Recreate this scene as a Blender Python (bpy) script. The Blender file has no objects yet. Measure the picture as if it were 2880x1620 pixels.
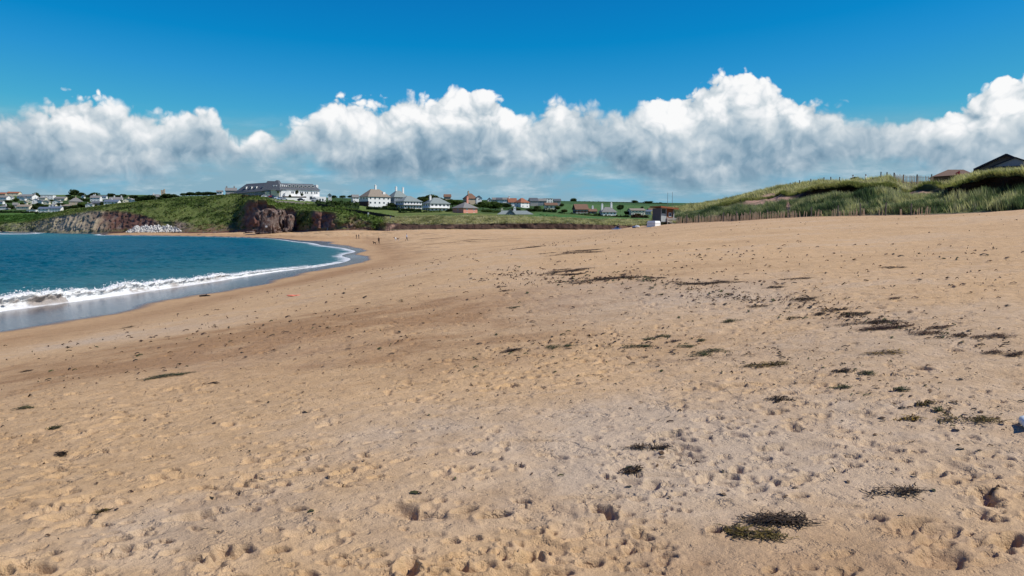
import bpy, math, random
import numpy as np
from mathutils import Vector

# ------------------------------------------------------------------ camera
SC = bpy.context.scene
COL = SC.collection
F = 2240.0                      # focal length in photo pixels (28 mm on 36 mm)
PITCH = math.radians(4.47)
EYE = 5.2                       # metres above the sea
CAM = np.array([0.0, 0.0, EYE])
FWD = np.array([0, math.cos(PITCH), -math.sin(PITCH)])
UPV = np.array([0, math.sin(PITCH), math.cos(PITCH)])
RGT = np.array([1.0, 0, 0])
cam_data = bpy.data.cameras.new('camera'); cam = bpy.data.objects.new('camera', cam_data)
COL.objects.link(cam); SC.camera = cam
cam.location = (0, 0, EYE); cam.rotation_euler = (math.pi / 2 - PITCH, 0, 0)
cam_data.sensor_width = 36; cam_data.lens = 28
cam_data.clip_start = 0.1; cam_data.clip_end = 40000

SUN_AZ, SUN_EL = math.radians(101), math.radians(50)     # azimuth from +Y towards +X
SUN_DIR = Vector((math.sin(SUN_AZ) * math.cos(SUN_EL), math.cos(SUN_AZ) * math.cos(SUN_EL), math.sin(SUN_EL)))

SC.view_settings.view_transform = 'Standard'
SC.view_settings.look = 'None'
SC.view_settings.exposure = 0.0
SC.view_settings.gamma = 1.0
SC.view_settings.use_curve_mapping = False
SC.render.engine = 'CYCLES'
SC.cycles.use_denoising = True
SC.cycles.adaptive_min_samples = 8
SC.cycles.max_bounces = 6
SC.cycles.diffuse_bounces = 3
SC.cycles.glossy_bounces = 3
SC.cycles.transparent_max_bounces = 8

def ray(px, py):
    d = FWD + RGT * ((px - 1440) / F) + UPV * ((810 - py) / F)
    return d
def at(px, py, Y):
    d = ray(px, py); t = Y / d[1]
    return CAM + d * t
def azel(px, py):
    d = ray(px, py)
    return math.degrees(math.atan2(d[0], d[1])), math.degrees(math.atan2(d[2], math.hypot(d[0], d[1])))

# ------------------------------------------------------------------ node helpers
class S:
    """a value socket with operators, so node maths can be written as expressions"""
    def __init__(s, nt, sock): s.nt, s.k = nt, sock
    def _m(s, op, *o):
        n = s.nt.nodes.new('ShaderNodeMath'); n.operation = op
        for i, v in enumerate((s,) + o):
            if isinstance(v, S): s.nt.links.new(v.k, n.inputs[i])
            else: n.inputs[i].default_value = v
        return S(s.nt, n.outputs[0])
    def __add__(s, o): return s._m('ADD', o)
    __radd__ = __add__
    def __sub__(s, o): return s._m('SUBTRACT', o)
    def __rsub__(s, o): return (s * -1.0) + o
    def __mul__(s, o): return s._m('MULTIPLY', o)
    __rmul__ = __mul__
    def __truediv__(s, o): return s._m('DIVIDE', o)
    def mx(s, o): return s._m('MAXIMUM', o)
    def mn(s, o): return s._m('MINIMUM', o)
    def pw(s, o): return s._m('POWER', o)
    def step(s, a, b, lo=0.0, hi=1.0):
        n = s.nt.nodes.new('ShaderNodeMapRange'); n.interpolation_type = 'SMOOTHSTEP'
        s.nt.links.new(s.k, n.inputs[0])
        for i, v in ((1, a), (2, b), (3, lo), (4, hi)):
            if isinstance(v, S): s.nt.links.new(v.k, n.inputs[i])
            else: n.inputs[i].default_value = v
        return S(s.nt, n.outputs[0])
def node(nt, kind, **kw):
    n = nt.nodes.new(kind)
    for k, v in kw.items(): setattr(n, k, v)
    return n
def noise(nt, vec, scale, detail=4, rough=0.55, distort=0.0, ntype=None):
    n = nt.nodes.new('ShaderNodeTexNoise')
    n.inputs['Scale'].default_value = scale; n.inputs['Detail'].default_value = detail
    n.inputs['Roughness'].default_value = rough; n.inputs['Distortion'].default_value = distort
    if vec is not None: nt.links.new(vec, n.inputs['Vector'])
    return S(nt, n.outputs[0])
def mixcol(nt, fac, a, b, blend='MIX'):
    n = nt.nodes.new('ShaderNodeMix'); n.data_type = 'RGBA'; n.blend_type = blend
    for i, v in ((0, fac), (6, a), (7, b)):
        if isinstance(v, S): nt.links.new(v.k, n.inputs[i])
        elif hasattr(v, 'is_linked'): nt.links.new(v, n.inputs[i])
        elif i == 0: n.inputs[0].default_value = v
        else: n.inputs[i].default_value = (*v, 1)
    return n.outputs[2]
def vmath(nt, op, a, b):
    n = nt.nodes.new('ShaderNodeVectorMath'); n.operation = op
    for i, v in ((0, a), (1, b)):
        if hasattr(v, 'is_linked'): nt.links.new(v, n.inputs[i])
        else: n.inputs[i].default_value = v
    return n.outputs[0]

# ------------------------------------------------------------------ world: Nishita sky with cumulus
world = bpy.data.worlds.new('World'); SC.world = world; world.use_nodes = True
WN = world.node_tree; WN.nodes.clear()
SKY_STRENGTH = 0.1
sky = node(WN, 'ShaderNodeTexSky', sky_type='NISHITA', sun_disc=False)
sky.sun_elevation = SUN_EL; sky.sun_rotation = SUN_AZ
sky.air_density = 1.0; sky.dust_density = 0.0; sky.ozone_density = 2.5
# the photograph's deep saturated blue: one colour grade for the whole dome
sks = node(WN, 'ShaderNodeSeparateColor'); WN.links.new(sky.outputs[0], sks.inputs[0])
skc = node(WN, 'ShaderNodeCombineColor')
for i, (off, gain, lo, hi) in enumerate(((2.05, 0.52, 0.03, 1.7), (1.08, 1.02, 0.2, 4.5), (0.0, 1.07, 0.3, 6.3))):
    WN.links.new(((S(WN, sks.outputs[i]) - off) * gain).mx(lo).mn(hi).k, skc.inputs[i])
sky_col = skc.outputs[0]
tc = node(WN, 'ShaderNodeTexCoord')
D = vmath(WN, 'NORMALIZE', tc.outputs['Generated'], (0, 0, 0))
sep = node(WN, 'ShaderNodeSeparateXYZ'); WN.links.new(D, sep.inputs[0])
dx, dy, dz = (S(WN, o) for o in sep.outputs)
AZ = dx._m('ARCTAN2', dy) * 57.29578
EL = dz._m('ARCSINE') * 57.29578

def fcurve(az, pts):
    """cloud edge: elevation (0..30 degrees) as a curve over azimuth (-180..180)"""
    n = node(WN, 'ShaderNodeFloatCurve')
    c = n.mapping.curves[0]
    pts = sorted(pts)
    P = [((a + 180) / 360, max(0, e) / 30) for a, e in pts]
    while len(c.points) < len(P): c.points.new(0.5, 0.5)
    for q, (x, y) in zip(c.points, P):
        q.location = (x, y); q.handle_type = 'AUTO_CLAMPED'
    n.mapping.update()
    WN.links.new(((az + 180.0) / 360.0).k, n.inputs['Value'])
    return S(WN, n.outputs[0]) * 30.0
top_px = [(0, 290), (60, 278), (120, 282), (165, 262), (230, 262), (290, 285), (340, 268), (400, 312), (450, 322), (505, 296), (560, 276), (600, 292), (645, 345),
          (685, 400), (706, 445), (722, 345), (760, 306), (792, 335), (822, 385), (842, 318), (880, 285), (960, 264), (1015, 285), (1050, 292),
          (1080, 270), (1130, 258), (1190, 280), (1225, 268), (1260, 240), (1310, 224), (1365, 230), (1410, 262), (1450, 318),
          (1490, 318), (1550, 284), (1625, 274), (1665, 300), (1710, 325), (1765, 292), (1815, 312), (1838, 270), (1900, 242), (1985, 214),
          (2050, 180), (2110, 178), (2175, 206), (2235, 248), (2270, 285), (2340, 300), (2420, 308), (2500, 322), (2560, 318),
          (2620, 308), (2655, 292), (2720, 268), (2770, 238), (2840, 208), (2900, 198)]
bot_px = [(0, 468), (250, 488), (420, 474), (560, 448), (700, 438), (770, 448), (850, 440), (950, 475), (1150, 492), (1350, 484), (1560, 488), (1640, 448),
          (1760, 470), (1900, 500), (2050, 505), (2220, 494), (2320, 448), (2520, 440), (2620, 470), (2760, 486), (2900, 490)]
rnd = random.Random(5)
around_t = [(a, 9.5 + 4.5 * rnd.random()) for a in list(range(-180, -36, 5)) + list(range(36, 181, 5))]
around_b = [(a, 3.6 + 0.9 * rnd.random()) for a in list(range(-180, -36, 9)) + list(range(36, 181, 9))]
TOP = fcurve(AZ, [azel(*p) for p in top_px] + around_t)
BOT = fcurve(AZ, [azel(*p) for p in bot_px] + around_b)

def billow(vec):
    a = noise(WN, vec, 9.0, 2, 0.5) - 0.5
    v1 = node(WN, 'ShaderNodeTexVoronoi', feature='F1'); v1.inputs['Scale'].default_value = 26; pass
    v1.inputs['Detail'].default_value = 2.0; v1.inputs['Roughness'].default_value = 0.55; v1.inputs['Lacunarity'].default_value = 2.3
    WN.links.new(vec, v1.inputs['Vector'])
    b = 0.42 - S(WN, v1.outputs['Distance'])
    c = noise(WN, vec, 40.0, 6, 0.6) - 0.5
    return a, b, c
warp = noise(WN, D, 30.0, 3, 0.5)
nw = node(WN, 'ShaderNodeTexNoise'); nw.inputs['Scale'].default_value = 22; nw.inputs['Detail'].default_value = 4; WN.links.new(D, nw.inputs['Vector'])
wv = vmath(WN, 'SCALE', vmath(WN, 'SUBTRACT', nw.outputs['Color'], (0.5, 0.5, 0.5)), (0, 0, 0)); wv.node.inputs['Scale'].default_value = 0.035
DW = vmath(WN, 'ADD', D, wv)
a0, b0, c0 = billow(DW)
DS = vmath(WN, 'ADD', DW, (0.009, 0.0, 0.0125))
a1, b1, c1 = billow(DS)
big = noise(WN, D, 5.5, 2, 0.5)                        # which stretches are crisp white, which thin and grey
white_px = [(0, 2), (110, 4), (150, 26), (330, 24), (390, 5), (470, 13), (600, 13), (700, 4), (740, 12), (800, 8), (900, 12), (950, 24), (1080, 24), (1200, 22), (1240, 30), (1440, 26),
            (1490, 8), (1550, 16), (1640, 10), (1740, 2), (1820, 22), (1850, 30), (2230, 30), (2290, 6), (2500, 3), (2620, 16), (2660, 30), (2900, 30)]
white = fcurve(AZ, [(azel(a, 300)[0], v) for a, v in white_px] + [(a, 30 * rnd.random()) for a in list(range(-180, -36, 6)) + list(range(36, 181, 6))]) / 30.0
hgt = (a0 * 1.1 + b0 * 1.4 + c0 * 1.0).mn(0.5)                     # degrees of relief on the cloud edge
hgt1 = (a1 * 1.1 + b1 * 1.4 + c1 * 1.0).mn(0.5)
d_top = TOP - EL + hgt + 0.38
d_bot = EL - BOT + 0.45 + (a0 * 2.2 + c0 * 1.4)
soft = white * -0.45 + 0.72
dens = d_top.step(soft * -0.4, soft * 1.0) * d_bot.step(-0.8, 0.9)
rel = ((EL - BOT) / ((TOP - BOT).mx(1.0))).mx(0.0).mn(1.15)
lit = (hgt - hgt1)                             # slope towards the sun
front = noise(WN, vmath(WN, 'ADD', DW, (7.7, 1.0, 0.0)), 9.0, 4, 0.5)   # thin grey cloud drifting in front
topw = rel.step(0.40, 0.72) * white
bright = 0.25 + rel.step(-0.02, 0.8) * 0.36 + topw * 0.40 + lit * (topw * 0.16 + 0.20) + c0 * 0.12 + a0 * 0.25 + b0 * (topw * 0.25 + 0.08) + 0.05
bright = bright + (front - 0.5) * 0.9 * (1.0 - topw * 0.75)
bright = bright.mx(0.0).mn(1.0)
ramp = node(WN, 'ShaderNodeValToRGB'); WN.links.new(bright.k, ramp.inputs[0])
cr = ramp.color_ramp
cr.elements[0].position = 0.0; cr.elements[0].color = (0.13, 0.235, 0.34, 1)
cr.elements[1].position = 1.0; cr.elements[1].color = (0.97, 0.97, 0.97, 1)
for p, c in ((0.22, (0.235, 0.355, 0.46)), (0.45, (0.43, 0.53, 0.61)), (0.68, (0.66, 0.72, 0.76)), (0.86, (0.86, 0.88, 0.90))):
    e = cr.elements.new(p); e.color = (*c, 1)
cloud = mixcol(WN, 1.0, ramp.outputs[0], (1 / SKY_STRENGTH,) * 3, 'MULTIPLY')
# low streaks of far cloud just above the land
mp = node(WN, 'ShaderNodeCombineXYZ')
WN.links.new((AZ * 0.16).k, mp.inputs[0]); WN.links.new((EL * 0.62).k, mp.inputs[1])
st = noise(WN, mp.outputs[0], 0.9, 5, 0.55, 0.2)
sd = st.step(0.28, 0.56) * EL.step(8.0, 5.0) * EL.step(-0.8, 0.3) * 0.8
puff = noise(WN, vmath(WN, 'ADD', mp.outputs[0], (4.0, 2.0, 0.0)), 1.8, 6, 0.62)
scol = mixcol(WN, puff.step(0.46, 0.74), (2.7, 4.2, 5.1), (5.6, 6.5, 7.0))
c_all = mixcol(WN, sd, sky_col, scol)
c_all = mixcol(WN, dens * 0.985, c_all, cloud)
bg = node(WN, 'ShaderNodeBackground'); bg.inputs['Strength'].default_value = SKY_STRENGTH
WN.links.new(c_all, bg.inputs['Color'])
wo = node(WN, 'ShaderNodeOutputWorld'); WN.links.new(bg.outputs[0], wo.inputs[0])
world.cycles.sampling_method = 'MANUAL'; world.cycles.sample_map_resolution = 512

sun_data = bpy.data.lights.new('sun', 'SUN'); sun_data.energy = 5.0; sun_data.angle = math.radians(0.53)
sun_data.color = (1.0, 0.955, 0.89)
sun = bpy.data.objects.new('sun', sun_data); COL.objects.link(sun)
sun.rotation_euler = SUN_DIR.to_track_quat('Z', 'Y').to_euler()
# ------------------------------------------------------------------ numpy noise
def vnoise(x, y, seed=0):
    xi = np.floor(x).astype(np.int64); yi = np.floor(y).astype(np.int64)
    fx = x - xi; fy = y - yi
    fx = fx * fx * fx * (fx * (fx * 6 - 15) + 10); fy = fy * fy * fy * (fy * (fy * 6 - 15) + 10)
    def h(a, b):
        n = (a * 374761393 + b * 668265263 + seed * 974634777) & 0xFFFFFFFF
        n = ((n ^ (n >> 13)) * 1274126177) & 0xFFFFFFFF
        n = n ^ (n >> 16)
        return (n & 0xFFFF) / 32767.5 - 1.0
    a, b, c, d = h(xi, yi), h(xi + 1, yi), h(xi, yi + 1), h(xi + 1, yi + 1)
    return (a + (b - a) * fx) * (1 - fy) + (c + (d - c) * fx) * fy
def fbm(x, y, oct=4, seed=0, gain=0.5, lac=2.03):
    s = 0; a = 1.0; t = 0
    for i in range(oct):
        s = s + a * vnoise(x, y, seed + i * 17); t += a
        x = x * lac + 11.3; y = y * lac - 7.7; a *= gain
    return s / t
def sstep(x, a, b):
    t = np.clip((x - a) / (b - a), 0, 1); return t * t * (3 - 2 * t)

# ------------------------------------------------------------------ object helpers
def link(o, parent=None, kind=None):
    COL.objects.link(o)
    if parent is not None: o.parent = parent
    if kind: o['kind'] = kind
    return o
def mesh_np(name, V, Fq, mats=(), col=None, smooth=True, mi=None, attrs=None):
    """mesh from numpy arrays; all faces have the same number of corners"""
    V = np.asarray(V, np.float32); Fq = np.asarray(Fq, np.int32)
    me = bpy.data.meshes.new(name)
    n = Fq.shape[1]
    me.vertices.add(len(V)); me.vertices.foreach_set('co', V.ravel())
    me.loops.add(Fq.size); me.loops.foreach_set('vertex_index', Fq.ravel())
    me.polygons.add(len(Fq)); me.polygons.foreach_set('loop_start', np.arange(0, Fq.size, n, dtype=np.int32))
    me.polygons.foreach_set('loop_total', np.full(len(Fq), n, np.int32))
    if smooth: me.polygons.foreach_set('use_smooth', np.ones(len(Fq), bool))
    for m in mats: me.materials.append(m)
    if mi is not None: me.polygons.foreach_set('material_index', np.asarray(mi, np.int32))
    if col is not None:
        a = me.color_attributes.new('Col', 'FLOAT_COLOR', 'POINT')
        c = np.ones((len(V), 4), np.float32); c[:, :3] = col
        a.data.foreach_set('color', c.ravel())
    for k, v in (attrs or {}).items():
        a = me.attributes.new(k, 'FLOAT', 'POINT'); a.data.foreach_set('value', np.asarray(v, np.float32).ravel())
    me.update(); me.validate()
    return me
def obj_np(name, V, Fq, mats=(), parent=None, kind=None, **kw):
    return link(bpy.data.objects.new(name, mesh_np(name, V, Fq, mats, **kw)), parent, kind)
def grid_faces(nr, nc):
    i = np.arange(nr * nc).reshape(nr, nc)
    return np.stack([i[:-1, :-1], i[:-1, 1:], i[1:, 1:], i[1:, :-1]], -1).reshape(-1, 4)
class MB:
    """collects polygons, then makes ONE mesh object"""
    def __init__(s): s.v, s.f, s.m = [], [], []
    def poly(s, pts, m=0):
        i = len(s.v); s.v += [tuple(p) for p in pts]; s.f.append(tuple(range(i, i + len(pts)))); s.m.append(m)
    def hull8(s, p, m=0):
        """p: 4 bottom then 4 top corners, counter-clockwise seen from above"""
        i = len(s.v); s.v += [tuple(q) for q in p]
        for f in ((3, 2, 1, 0), (4, 5, 6, 7), (0, 1, 5, 4), (1, 2, 6, 5), (2, 3, 7, 6), (3, 0, 4, 7)):
            s.f.append(tuple(i + k for k in f)); s.m.append(m)
    def box(s, x0, x1, y0, y1, z0, z1, m=0):
        s.hull8([(x0, y0, z0), (x1, y0, z0), (x1, y1, z0), (x0, y1, z0), (x0, y0, z1), (x1, y0, z1), (x1, y1, z1), (x0, y1, z1)], m)
    def bar(s, a, b, r0, r1=None, n=6, m=0):
        a, b = Vector(a), Vector(b); r1 = r0 if r1 is None else r1
        d = (b - a).normalized(); u = d.orthogonal().normalized(); w = d.cross(u)
        i = len(s.v)
        for c, r in ((a, r0), (b, r1)):
            for k in range(n):
                t = 2 * math.pi * k / n; s.v.append(tuple(c + (u * math.cos(t) + w * math.sin(t)) * r))
        for k in range(n):
            k2 = (k + 1) % n; s.f.append((i + k, i + k2, i + n + k2, i + n + k)); s.m.append(m)
        s.f.append(tuple(i + n + k for k in range(n))); s.m.append(m)
        s.f.append(tuple(i + n - 1 - k for k in range(n))); s.m.append(m)
    def mesh(s, name, mats, smooth=False):
        me = bpy.data.meshes.new(name); me.from_pydata(s.v, [], s.f)
        for m in (mats if isinstance(mats, (list, tuple)) else [mats]): me.materials.append(m)
        me.polygons.foreach_set('material_index', s.m)
        if smooth: me.polygons.foreach_set('use_smooth', [True] * len(s.f))
        me.update(); return me
    def build(s, name, mats, parent=None, smooth=False, kind=None):
        return link(bpy.data.objects.new(name, s.mesh(name, mats, smooth)), parent, kind)
def tag(o, label, cat, group=None):
    o['label'] = label; o['category'] = cat
    if group: o['group'] = group
    return o
def thing(name, label, cat, loc, rz=0.0, group=None):
    o = bpy.data.objects.new(name, None); o.empty_display_size = 0.3; COL.objects.link(o)
    o.location = loc; o.rotation_euler = (0, 0, rz)
    return tag(o, label, cat, group)

# ------------------------------------------------------------------ materials
MATS = {}
def mat(name, col, rough=0.8, var=0.18, scale=3.0, bump=0.0, bscale=20.0, spec=0.3, metal=0.0, attr=False, col2=None, leaf=0.0):
    if name in MATS: return MATS[name]
    m = bpy.data.materials.new(name); m.use_nodes = True; nt = m.node_tree
    p = nt.nodes['Principled BSDF']
    p.inputs['Roughness'].default_value = rough; p.inputs['Specular IOR Level'].default_value = spec
    p.inputs['Metallic'].default_value = metal
    co = nt.nodes.new('ShaderNodeTexCoord').outputs['Object']
    n = noise(nt, co, scale, 5, 0.6)
    if attr:
        at_ = nt.nodes.new('ShaderNodeAttribute'); at_.attribute_name = 'Col'; base = at_.outputs['Color']
    else:
        rgb = nt.nodes.new('ShaderNodeRGB'); rgb.outputs[0].default_value = (*col, 1); base = rgb.outputs[0]
        if col2: base = mixcol(nt, n.step(0.42, 0.6), base, col2)
    v = (n - 0.5) * (2 * var) + 1.0
    cx = nt.nodes.new('ShaderNodeCombineXYZ')
    for i in range(3): nt.links.new(v.k, cx.inputs[i])
    c = mixcol(nt, 1.0, base, cx.outputs[0], 'MULTIPLY')
    nt.links.new(c, p.inputs['Base Color'])
    if bump:
        b = nt.nodes.new('ShaderNodeBump'); b.inputs['Strength'].default_value = bump; b.inputs['Distance'].default_value = 1.0 / bscale
        nb = noise(nt, co, bscale, 4, 0.6); nt.links.new(nb.k, b.inputs['Height']); nt.links.new(b.outputs[0], p.inputs['Normal'])
    if leaf:
        tr = nt.nodes.new('ShaderNodeBsdfTranslucent'); nt.links.new(mixcol(nt, 1.0, c, (1.25, 1.35, .8), 'MULTIPLY'), tr.inputs[0])
        ms = nt.nodes.new('ShaderNodeMixShader'); ms.inputs[0].default_value = leaf
        nt.links.new(p.outputs[0], ms.inputs[1]); nt.links.new(tr.outputs[0], ms.inputs[2]); nt.links.new(ms.outputs[0], nt.nodes['Material Output'].inputs[0])
    MATS[name] = m
    return m

# ------------------------------------------------------------------ beach height: thin-plate spline through surveyed points
_ctl = []
def cp(px, py, Y): p = at(px, py, Y); _ctl.append(tuple(p))
def cz(px, py, z):
    d = ray(px, py); t = (z - EYE) / d[2]; p = CAM + d * t; _ctl.append(tuple(p))
for x, y, z in ((0, 0, 3.62), (-3, 3, 3.5), (3, 3, 3.72), (0, 6, 3.58), (-6, 0, 3.2), (8, 0, 4.0), (0, -8, 3.6), (-14, -6, 2.3), (18, -5, 4.7), (-8, 12, 2.65)):
    _ctl.append((x, y, z))
for p in ((0, 874), (261, 840), (522, 803), (652, 783), (783, 763), (891, 750), (983, 726), (1000, 708), (960, 697), (905, 690), (830, 679), (740, 670), (560, 665.5), (400, 663), (280, 660), (100, 656)):
    cz(*p, 0.0)
for p in ((0, 931), (304, 881), (522, 833), (717, 803), (913, 757), (1000, 715), (1020, 697)): cz(*p, 0.30)
for p in ((1000, 678), (930, 673), (1036, 690)): cz(*p, 0.5)
for p in ((0, 780), (400, 735), (700, 708), (300, 690), (560, 680)): cz(*p, -1.6)
for p in ((-400, 662),): cz(*p, -2.0)
for p in ((400, 652.5, 470), (560, 656, 432), (740, 656, 376), (830, 653, 374), (900, 649, 355), (1000, 648, 335), (1075, 650, 325), (1200, 646, 312), (1340, 646, 300),
          (1500, 645, 290), (1600, 646, 283), (1700, 647, 281), (1144, 677.5, 191), (1400, 664, 190), (1650, 662, 150), (1005, 672, 285),
          (1740, 645, 132), (1820, 638, 122), (1720, 652, 130), (1850, 634, 116), (1923, 628, 111), (2060, 622, 99), (2180, 614.5, 91), (2350, 608.5, 81), (2500, 606, 76),
          (2640, 603, 71), (2750, 599, 67), (2880, 590, 62), (3100, 582, 55), (1440, 790, 24.6), (1800, 790, 19.5), (2200, 700, 30), (2500, 700, 26.5), (2880, 720, 18.4), (2400, 900, 10.8), (2880, 900, 9.3), (1440, 700, 64), (1200, 740, 44), (1000, 800, 35), (700, 880, 27)):
    cp(*p)
for x, y, z in ((75, 40, 9), (90, 10, 12), (60, -20, 9), (120, 90, 11), (60, 200, 6.5), (140, 300, 6.0), (-300, 560, -1.0), (-120, 10, -3.5), (-60, -60, -3.0), (-200, 200, -4)):
    _ctl.append((x, y, z))
_C = np.array(_ctl); _n = len(_C)
def _U(r2): return np.where(r2 > 1e-9, r2 * np.log(np.maximum(r2, 1e-9)), 0)
# distances compressed so that near ground keeps its detail: work in (azimuth, log range)-like plane
def _warp(x, y):
    r = np.hypot(x, y) + 6.0; k = np.log(r / 6.0) / r * 6.0 * 4
    return x * k / 4, y * k / 4
_wx, _wy = _warp(_C[:, 0], _C[:, 1])
_K = _U((_wx[:, None] - _wx) ** 2 + (_wy[:, None] - _wy) ** 2) + np.eye(_n) * 0.02
_P = np.stack([np.ones(_n), _wx, _wy], 1)
_A = np.block([[_K, _P], [_P.T, np.zeros((3, 3))]])
_w = np.linalg.solve(_A, np.concatenate([_C[:, 2], np.zeros(3)]))
def beach_z(x, y):
    x = np.asarray(x, float); y = np.asarray(y, float); sh = x.shape
    wx, wy = _warp(x.ravel(), y.ravel()); out = _w[_n] + _w[_n + 1] * wx + _w[_n + 2] * wy
    for i in range(_n): out += _w[i] * _U((wx - _wx[i]) ** 2 + (wy - _wy[i]) ** 2)
    return np.maximum(out, -4).reshape(sh)
def sand_relief(x, y):
    r = np.hypot(x, y)
    z = 0.05 * fbm(x * 0.35, y * 0.35, 3, 3) + 0.018 * fbm(x * 1.6, y * 1.6, 3, 9)
    return z * sstep(beach_z(x, y), 0.1, 0.9)
def sand_hit(px, py, lo=2.5, hi=330.0):
    d = ray(px, py); ys = np.exp(np.linspace(math.log(lo), math.log(hi), 1500)); t = ys / d[1]
    P = CAM + d * t[:, None]
    k = np.argmax(P[:, 2] <= beach_z(P[:, 0], P[:, 1]))
    if k == 0: k = len(ys) - 1
    return P[k, 0], P[k, 1]
# ================================================================== SETTING
rng = np.random.default_rng(11)
# ---- sand
azs = np.concatenate([np.radians(np.linspace(-115, -38, 40)), np.linspace(math.radians(-37.5), math.radians(37.5), 690), np.radians(np.linspace(38, 115, 40))])
rs = [2.3]
while rs[-1] < 720: rs.append(rs[-1] * (1.0036 if rs[-1] < 11 else 1.0052 if rs[-1] < 45 else 1.011 if rs[-1] < 200 else 1.02))
rs = np.array(rs)
R_, A_ = np.meshgrid(rs, azs, indexing='ij')
BX, BY = R_ * np.sin(A_), R_ * np.cos(A_)
BZ0 = beach_z(BX, BY)
dry = sstep(BZ0, 0.35, 1.1)
near = 1 - sstep(R_, 25, 90)
BZ = BZ0 + dry * (0.05 * fbm(BX * 0.35, BY * 0.35, 3, 3) + 0.011 * fbm(BX * 1.6, BY * 1.6, 3, 9)) 
patch = sstep(fbm(BX * 0.5, BY * 0.5, 3, 31), -0.15, 0.35)               # trampled areas
BZ += dry * near * (0.005 * fbm(BX * 5, BY * 5, 3, 21) * (0.35 + 0.65 * patch) + 0.003 * fbm(BX * 16, BY * 16, 2, 41))
lump = np.abs(fbm(BX * 7.5, BY * 7.5, 3, 51)); BZ += dry * near * patch * 0.006 * np.clip(lump - 0.22, 0, 1) * 3
# footprints and scuffs, pressed into the sand
def pit(x, y, a, b, ang, depth, heel=0.0):
    r = math.hypot(x, y); az = math.atan2(x, y); ext = a * 2.2
    i0 = np.searchsorted(rs, r - ext); i1 = np.searchsorted(rs, r + ext) + 1
    j0 = np.searchsorted(azs, az - ext / r); j1 = np.searchsorted(azs, az + ext / r) + 1
    if i1 - i0 < 2 or j1 - j0 < 2: return
    X, Y = BX[i0:i1, j0:j1] - x, BY[i0:i1, j0:j1] - y
    c, s = math.cos(ang), math.sin(ang)
    u, v = (X * c + Y * s) / a, (-X * s + Y * c) / b
    wob = 1 + 0.25 * vnoise(X * 14 + x * 7, Y * 14 + y * 3, 5)
    q = np.sqrt(u * u + v * v) * wob
    BZ[i0:i1, j0:j1] += -depth * (1 - sstep(q, 0.62, 1.02)) * (1 + heel * u) + depth * 0.22 * np.exp(-((q - 1.22) / 0.22) ** 2)
rp = random.Random(3)
def beach_free(x, y): return float(beach_z(x, y)) > 0.75
cand = []
for _ in range(9000):
    az = math.radians(rp.uniform(-36, 36)); u = rp.random()
    r = 3.0 * (60 / 3.0) ** (u ** 0.9)
    cand.append((r * math.sin(az), r * math.cos(az)))
for _ in range(34):                                                       # walked lines of prints
    x, y = rp.uniform(-7, 9), rp.uniform(4, 26); d = rp.uniform(0, 6.28)
    for k in range(rp.randint(5, 16)):
        sgn = 1 if k % 2 else -1
        cand.append((x - math.sin(d) * 0.11 * sgn, y + math.cos(d) * 0.11 * sgn, d))
        x += math.cos(d) * rp.uniform(0.5, 0.7); y += math.sin(d) * rp.uniform(0.5, 0.7); d += rp.uniform(-0.15, 0.15)
zz = beach_z(np.array([c[0] for c in cand]), np.array([c[1] for c in cand]))
tangle = [sand_hit(2181, 1480), sand_hit(2115, 1512), sand_hit(2500, 1392)]
dns = fbm(np.array([c[0] for c in cand]) * .42, np.array([c[1] for c in cand]) * .42, 3, 611)
for c, z, dn in zip(cand, zz, dns):
    if len(c) == 2 and rp.random() > .12 + 1.9 * max(0, dn + .18): continue
    if z < 0.8 or math.hypot(c[0], c[1]) < 2.4: continue
    if any((c[0] - wx_) ** 2 + (c[1] - wy_) ** 2 < .16 for wx_, wy_ in tangle): continue
    if len(c) == 3:                                                      # heel and ball of a shoe
        dp = rp.uniform(.022, .045); co_, si_ = math.cos(c[2]), math.sin(c[2])
        pit(c[0] + co_ * .05, c[1] + si_ * .05, .085, .052, c[2], dp * .8, .2); pit(c[0] - co_ * .085, c[1] - si_ * .085, .042, .036, c[2], dp)
    else:
        t = rp.random()
        if t < 0.86: q_ = rp.random() ** 2; pit(c[0], c[1], .026 + .05 * q_, .02 + .025 * q_, rp.uniform(-.7, .7), rp.uniform(.010, .028) + .025 * q_)
        elif t < 0.90: pit(c[0], c[1], rp.uniform(.09, .14), rp.uniform(.05, .07), rp.uniform(0, 3.1), rp.uniform(.025, .06), rp.uniform(-.5, .5))
        elif t < 0.965: pit(c[0], c[1], rp.uniform(.10, .26), rp.uniform(.02, .04), rp.uniform(-.5, .5), rp.uniform(.012, .030))
        else: pit(c[0], c[1], rp.uniform(.14, .26), rp.uniform(.08, .13), rp.uniform(0, 3.1), rp.uniform(.008, .02))
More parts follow.
